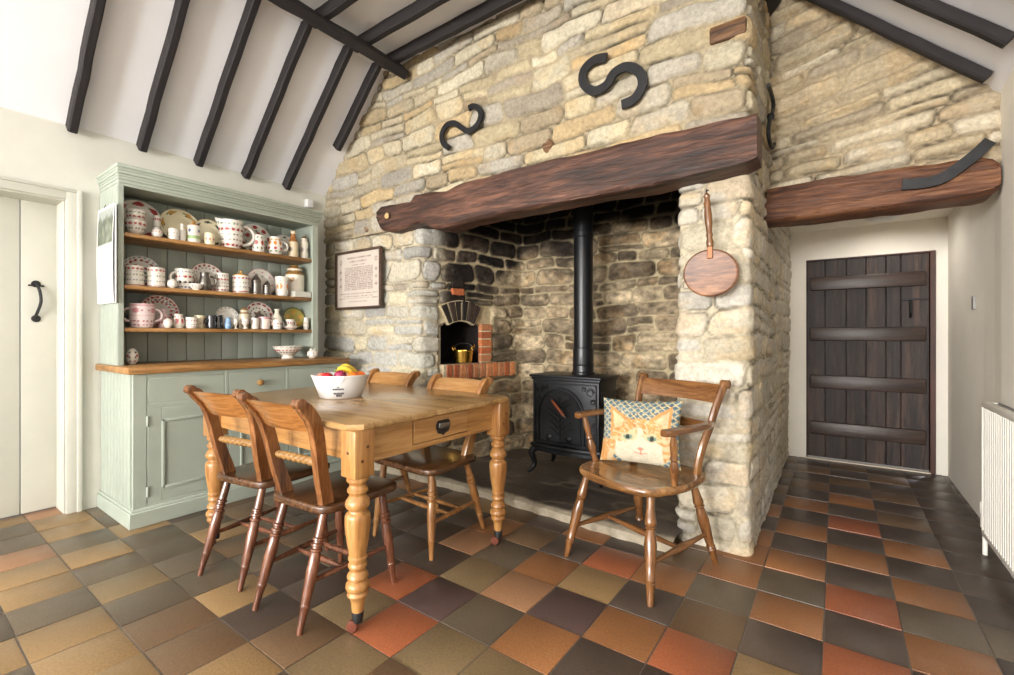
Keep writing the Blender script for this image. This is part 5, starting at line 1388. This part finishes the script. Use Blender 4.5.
# ---------------------------------------------------------------- cat cushion
def cushion():
    N = 84; HWd, HH = .205, .163; mb = MB()
    rs = np.random.RandomState(3)
    def shape(a, c_):
        pin = 1-.10*(1-(a*a))*1.0; pin2 = 1-.10*(1-(c_*c_))
        return a*HWd*(1-.07*(1-c_*c_)), c_*HH*(1-.07*(1-a*a))
    def thick(a, c_): return .058*((1-a**4)*(1-c_**4))**.62*(1-.12*(a*a+c_*c_))
    orange, pale, white, dk = np.array(lin((200, 148, 92))), np.array(lin((212, 186, 146))), np.array(lin((208, 199, 176))), np.array(lin((58, 62, 58)))
    blue, cream, pink = np.array(lin((104, 128, 138))), np.array(lin((208, 196, 160))), np.array(lin((206, 140, 118)))
    def tri(x, y, P):
        s_ = []
        for i in range(3):
            (x1_, y1_), (x2_, y2_) = P[i], P[(i+1) % 3]; s_.append((x2_-x1_)*(y-y1_)-(y2_-y1_)*(x-x1_))
        return all(v >= 0 for v in s_) or all(v <= 0 for v in s_)
    def colr(x, y):      # x -1..1 to the viewer's right, y up
        n_ = float(fbm(np.array(x*7.+5), np.array(y*7.+5), 4, 3)); n3 = float(fbm(np.array(x*20.+2), np.array(y*5.+3), 6, 2))
        # lattice background
        q1, q2 = ((x+y)*5.2) % 1, ((x-y)*5.2) % 1
        c_ = cream if (q1 < .2 or q2 < .2) else blue*(.85+.5*n_)
        dot = math.hypot((((x+y)*5.2+.4) % 1)-.5, (((x-y)*5.2+.4) % 1)-.5)
        if dot < .16: c_ = np.array(lin((206, 176, 108)))
        fx, fy = (x-.10)/.82, (y+.34)/.74
        head = fx*fx+fy*fy < 1
        for E, I in ((((-.74, .80), (-.12, .32), (-.70, -.10)), ((-.66, .64), (-.28, .30), (-.60, .02))), (((.84, .84), (.24, .32), (.86, -.05)), ((.78, .66), (.40, .30), (.78, .05)))):
            if tri(x, y, E): c_ = orange*(1+.3*n_)
            if tri(x, y, I): c_ = pale*(1.04+.25*n_)
        if not head and y < -.30 and x < -.55+.2*n_: c_ = orange*(1.1+.4*n3) if n_ > -.05 else pale
        if head:
            c_ = pale*(1+.25*n_)
            if y > -.06+.06*n_: c_ = orange*(1.05+.5*n3) if (math.sin(x*26+n_*9) > -.5) else pale
            if y <= -.06 and (x < -.40 or x > .55): c_ = orange*(1.08+.4*n3) if n_+.25*math.sin(y*30) > -.12 else pale
            w_ = .07+.22*max(0, -.05-y)
            if abs(x-.11-.08*n_) < w_ and y < .12: c_ = white*(1+.1*n_)
            if y < -.34+.16*n_ and abs(x-.05) < .60: c_ = white*(1+.14*n_)
            for ex, ey in ((-.20, -.20), (.41, -.21)):
                e = ((x-ex)/.13)**2+((y-ey)/.085)**2
                if e < 1.7: c_ = pale*1.02
                if e < 1: c_ = np.array(lin((128, 150, 130)))
                if ((x-ex)/.055)**2+((y-ey)/.08)**2 < 1: c_ = dk
            if abs(x-.13) < .085 and abs(y+.55) < .055-.4*abs(x-.13): c_ = pink
            if abs(x-.13) < .014 and -.70 < y < -.58: c_ = pink*.9
            if abs(y+.72-.35*abs(x-.13)) < .018 and abs(x-.13) < .15: c_ = pink*.9
        return tuple(np.clip(c_*.8, .02, .9))
    back = lin((190, 178, 146))
    vs = []; cs = []
    g = [math.sin(PI/2*(-1+2*i/(N-1))*.999) for i in range(N)]
    for s_ in (1, -1):
        for i in range(N):
            for j in range(N):
                a, c_ = g[i], g[j]; x, y = shape(a, c_); th = thick(a, c_)+.003
                wr = .003*float(vn(np.array(a*5.+9), np.array(c_*5.+9), 8))
                vs.append((x, s_*(th+wr), y)); cs.append(colr(-a, c_) if s_ == 1 else back)
    fs = []
    for o_ in (0, N*N):
        fs += [(o_+i*N+j, o_+(i+1)*N+j, o_+(i+1)*N+j+1, o_+i*N+j+1) for i in range(N-1) for j in range(N-1)]
    ring = [i*N for i in range(N)]+[(N-1)*N+j for j in range(1, N)]+[i*N+N-1 for i in range(N-2, -1, -1)]+[j for j in range(N-2, 0, -1)]
    fs += [(ring[k], ring[(k+1) % len(ring)], N*N+ring[(k+1) % len(ring)], N*N+ring[k]) for k in range(len(ring))]
    mb.add(vs, fs, cs); return mb
o = cushion().build('cushion', M['tapestry'], None, None, None, 80)
m = Matrix.Translation((-.765, 2.195, 0)) @ Matrix.Rotation(math.radians(159.8), 4, 'Z') @ Matrix.Translation((.062, -.06, .615)) @ Matrix.Rotation(math.radians(20), 4, 'Z') @ Matrix.Rotation(math.radians(13), 4, 'X') @ Matrix.Rotation(math.radians(2), 4, 'Y')
o.matrix_world = m; tag(o, 'square tapestry cushion with a ginger cat face on the armchair', 'cushion')

# ---------------------------------------------------------------- left plank door
t = thing('door_1', None, None, (LW-.20, .28, 0)); struct(t)
b = MB()
for k, (ya, yb) in enumerate(((-.44, -.17), (-.165, .055), (.06, .265), (.27, .435))): b.box(-.02, .02, ya, yb, .01, 1.93, .004, 2)
struct(b.build('door_leaf', M['cream'], t))
b = MB(); b.tube(spline([(.022, .327, 1.205), (.045, .337, 1.24), (.055, .352, 1.31), (.048, .347, 1.38), (.022, .335, 1.425)], 5), .008, 8, (0, 1, 0))
for z, d_ in ((1.205, -1), (1.42, 1)): b.lathe([(0, .0), (.0, .022), (.006, .022), (.008, 0)], 12, Matrix.Translation((.02, .335, z)) @ Matrix.Rotation(PI/2, 4, 'Y'))
b.box(.02, .03, .30, .372, 1.405, 1.415, .002)
h_ = b.build('door_handle', M['iron'], t); h_['label'] = 'black iron thumb latch handle'
b = MB()
b.box(LW-.012, LW+.022, .715, .785, 0, 2.0, .006, 2); b.box(LW-.012, LW+.022, -.235, -.16, 0, 2.0, .006, 2); b.box(LW-.012, LW+.0205, -.233, .783, 1.937, 1.998, .005, 2)
b.box(LW+.0, LW+.032, .765, .79, 0, 2.005, .005, 2); b.box(LW, LW+.0305, -.233, .788, 1.985, 2.003, .005, 2)
b.box(LW-.22, LW-.005, .708, .722, 0, 1.94, .002); b.box(LW-.22, LW-.005, -.165, .72, 1.928, 1.94, .002)
struct(b.build('trim_1', M['cream']))

# ---------------------------------------------------------------- dark plank door at the end of the passage
t = thing('door_2', None, None, (0, BY, 0)); struct(t)
xsd = [DX0+.005, -.075, .075, .21, .34, .435, DX1-.035]
b = MB()
for k in range(6): b.box(xsd[k]+.002, xsd[k+1]-.002, .01, .04, .022, DZ-.01, .003)
b.box(DX0+.004, DX1-.03, .03, .045, .02, DZ-.008, .0); b.build('planks', M['darkdoor'], t)
for z in (1.557, 1.113, .693, .282):
    b = MB(); b.box(-.185, .585, -.03, .012, z-.058, z+.058, .008, 2); b.build('ledge', M['darkledge'], t)
b = MB(); b.box(DX1-.035, DX1+.0, -.012, .06, 0, DZ, .003); b.box(DX0-.0, DX0+.008, -.005, .05, .0, DZ, .002); b.box(DX0, DX1, -.005, .05, DZ-.012, DZ, .002); b.build('frame', M['jamb'], t)
b = MB(); b.box(.485, .50, -.03, .01, 1.24, 1.40, .003); b.tube([(.4925, -.03, 1.25), (.4925, -.06, 1.28), (.4925, -.06, 1.35), (.4925, -.03, 1.38)], .007, 8, (1, 0, 0)); b.box(.44, .60, -.036, -.026, 1.385, 1.40, .002); b.build('latch', M['iron'], t)
b = MB(); b.box(DX0, DX1-.03, -.02, .14, 0, .010, .003); b.build('threshold', paint('threshold_mat', (226, 214, 196), .5, .05), t)

# ---------------------------------------------------------------- radiator, switch
t = thing('radiator', 'white ribbed panel radiator on the right wall', 'radiator', (RW, 2.55, 0))
b = MB(); RX = -.055; ya, yb = -.75, .665; pit = .033
n_ = int((yb-ya)/pit); prof2 = []
for k in range(n_):
    y = ya+k*pit; prof2 += [(y, RX), (y+.006, RX-.012), (y+.020, RX-.012), (y+.026, RX)]
prof2.append((yb, RX))
vs = [(x, y, .13) for y, x in prof2]+[(x, y, .755) for y, x in prof2]+[(RX+.018, y, .13) for y, x in prof2]+[(RX+.018, y, .755) for y, x in prof2]; k_ = len(prof2)
fs = []
for i in range(k_-1): fs += [(i, i+1, k_+i+1, k_+i), (2*k_+i, 2*k_+i+1, 3*k_+i+1, 3*k_+i), (i, i+1, 2*k_+i+1, 2*k_+i), (k_+i, k_+i+1, 3*k_+i+1, 3*k_+i)]
fs += [(0, k_, 3*k_, 2*k_), (k_-1, 2*k_-1, 4*k_-1, 3*k_-1)]
b.add(vs, fs)
b.box(RX-.013, RX+.02, ya, yb, .745, .775, .006, 2); b.box(RX-.013, RX+.02, ya, yb, .112, .14, .006, 2)
b.build('front_panel', M['rad'], t)
b = MB(); b.box(RX-.012, -.008, yb-.004, yb+.004, .115, .772, .003); b.box(RX-.012, -.008, ya-.004, ya+.004, .115, .772, .003); b.build('end_cap', M['rad'], t)
b = MB()
for k in range(28): b.box(RX+.022, -.012, ya+.02+k*.05, ya+.055+k*.05, .762, .766, .001)
b.box(-.012, -.006, ya, yb, .12, .772, .001); b.build('top_grille', M['grey'], t)
b = MB(); b.tube([(-.045, yb, .17), (-.045, yb+.05, .17)], .011, 10); b.lathe([(0, .010), (.13, .010), (.135, .017), (.20, .017), (.205, .020), (.26, .020), (.27, .012), (.27, 0)], 14, Matrix.Translation((-.045, yb+.055, 0)))
b.build('valve_pipe', M['rad'], t)
b = MB(); b.box(-.022, .004, -.6, -.56, .2, .7, .002); b.box(-.022, .004, .4, .44, .2, .7, .002); b.build('bracket', M['rad'], t)
o = MB().box(-.012, .004, -.024, .024, -.042, .042, .004, 2).build('light_switch', M['grey'], None, (RW+.052, 4.03, 1.305)); tag(o, 'small grey switch plate on the passage wall', 'switch')
t = tag(MB().lathe([(-.045, 0), (-.043, .07), (-.03, .105), (-.01, .12), (0, .12)], 28).build('ceiling_light', M['white'], None, (.30, 4.55, 2.03)), 'flat round white ceiling light in the passage', 'lamp')

# ---------------------------------------------------------------- lights
def area(name, loc, rot, sx, sy, power, col):
    l = bpy.data.lights.new(name, 'AREA'); l.shape = 'RECTANGLE'; l.size = sx; l.size_y = sy; l.energy = power; l.color = col
    o = bpy.data.objects.new(name, l); COL.objects.link(o); o.location = loc; o.rotation_euler = rot; return o
DAY = (1.0, .985, .965)
for k, (xa, xb) in enumerate(wins):
    area('daylight_window_%d' % (k+1), ((xa+xb)/2, NY-.02, 1.5), (PI/2, 0, 0), xb-xa-.05, 1.15, (320, 480)[k], DAY)
area('daylight_window_3', (RW+.03, .9, 1.45), (0, PI/2, 0), .95, 1.2, 5, DAY)
area('daylight_window_4', (LW-.03, -3.0, 1.45), (0, -PI/2, 0), 1.05, 1.15, 90, DAY)
area('passage_light', (.30, 4.55, 1.975), (0, 0, 0), .2, .2, 3, (1, .93, .84))
l = bpy.data.lights.new('daylight_under_door', 'SPOT'); l.energy = 16; l.color = (.8, .86, 1); l.spot_size = math.radians(26); l.spot_blend = .6; l.shadow_soft_size = .01
o = bpy.data.objects.new('daylight_under_door', l); COL.objects.link(o); o.location = (.60, BY-.04, .022)
o.rotation_euler = (Vector((-.12, 3.7, .0))-Vector((.60, BY-.04, .022))).to_track_quat('-Z', 'Y').to_euler()
w = bpy.data.worlds.new('World'); scn.world = w; w.use_nodes = True
bg = w.node_tree.nodes['Background']; bg.inputs[0].default_value = (.9, .95, 1, 1); bg.inputs[1].default_value = .6

# ---------------------------------------------------------------- camera
cam = bpy.data.cameras.new('Camera'); co = bpy.data.objects.new('Camera', cam); COL.objects.link(co)
cam.sensor_width = 36; cam.lens = FPX/1014*36; cam.clip_start = .05
co.location = (0, 0, CAMH); co.rotation_euler = (PI/2, 0, math.atan2(SA, CA))
cam.shift_y = -(337.5-HYP)/1014
scn.camera = co
scn.view_settings.view_transform = 'Standard'; scn.view_settings.look = 'None'; scn.view_settings.gamma = 1
scn.view_settings.exposure = -0.12; scn.view_settings.use_curve_mapping = False
scn.cycles.use_denoising = True; scn.cycles.max_bounces = 8; scn.cycles.diffuse_bounces = 6; scn.cycles.sample_clamp_indirect = 6
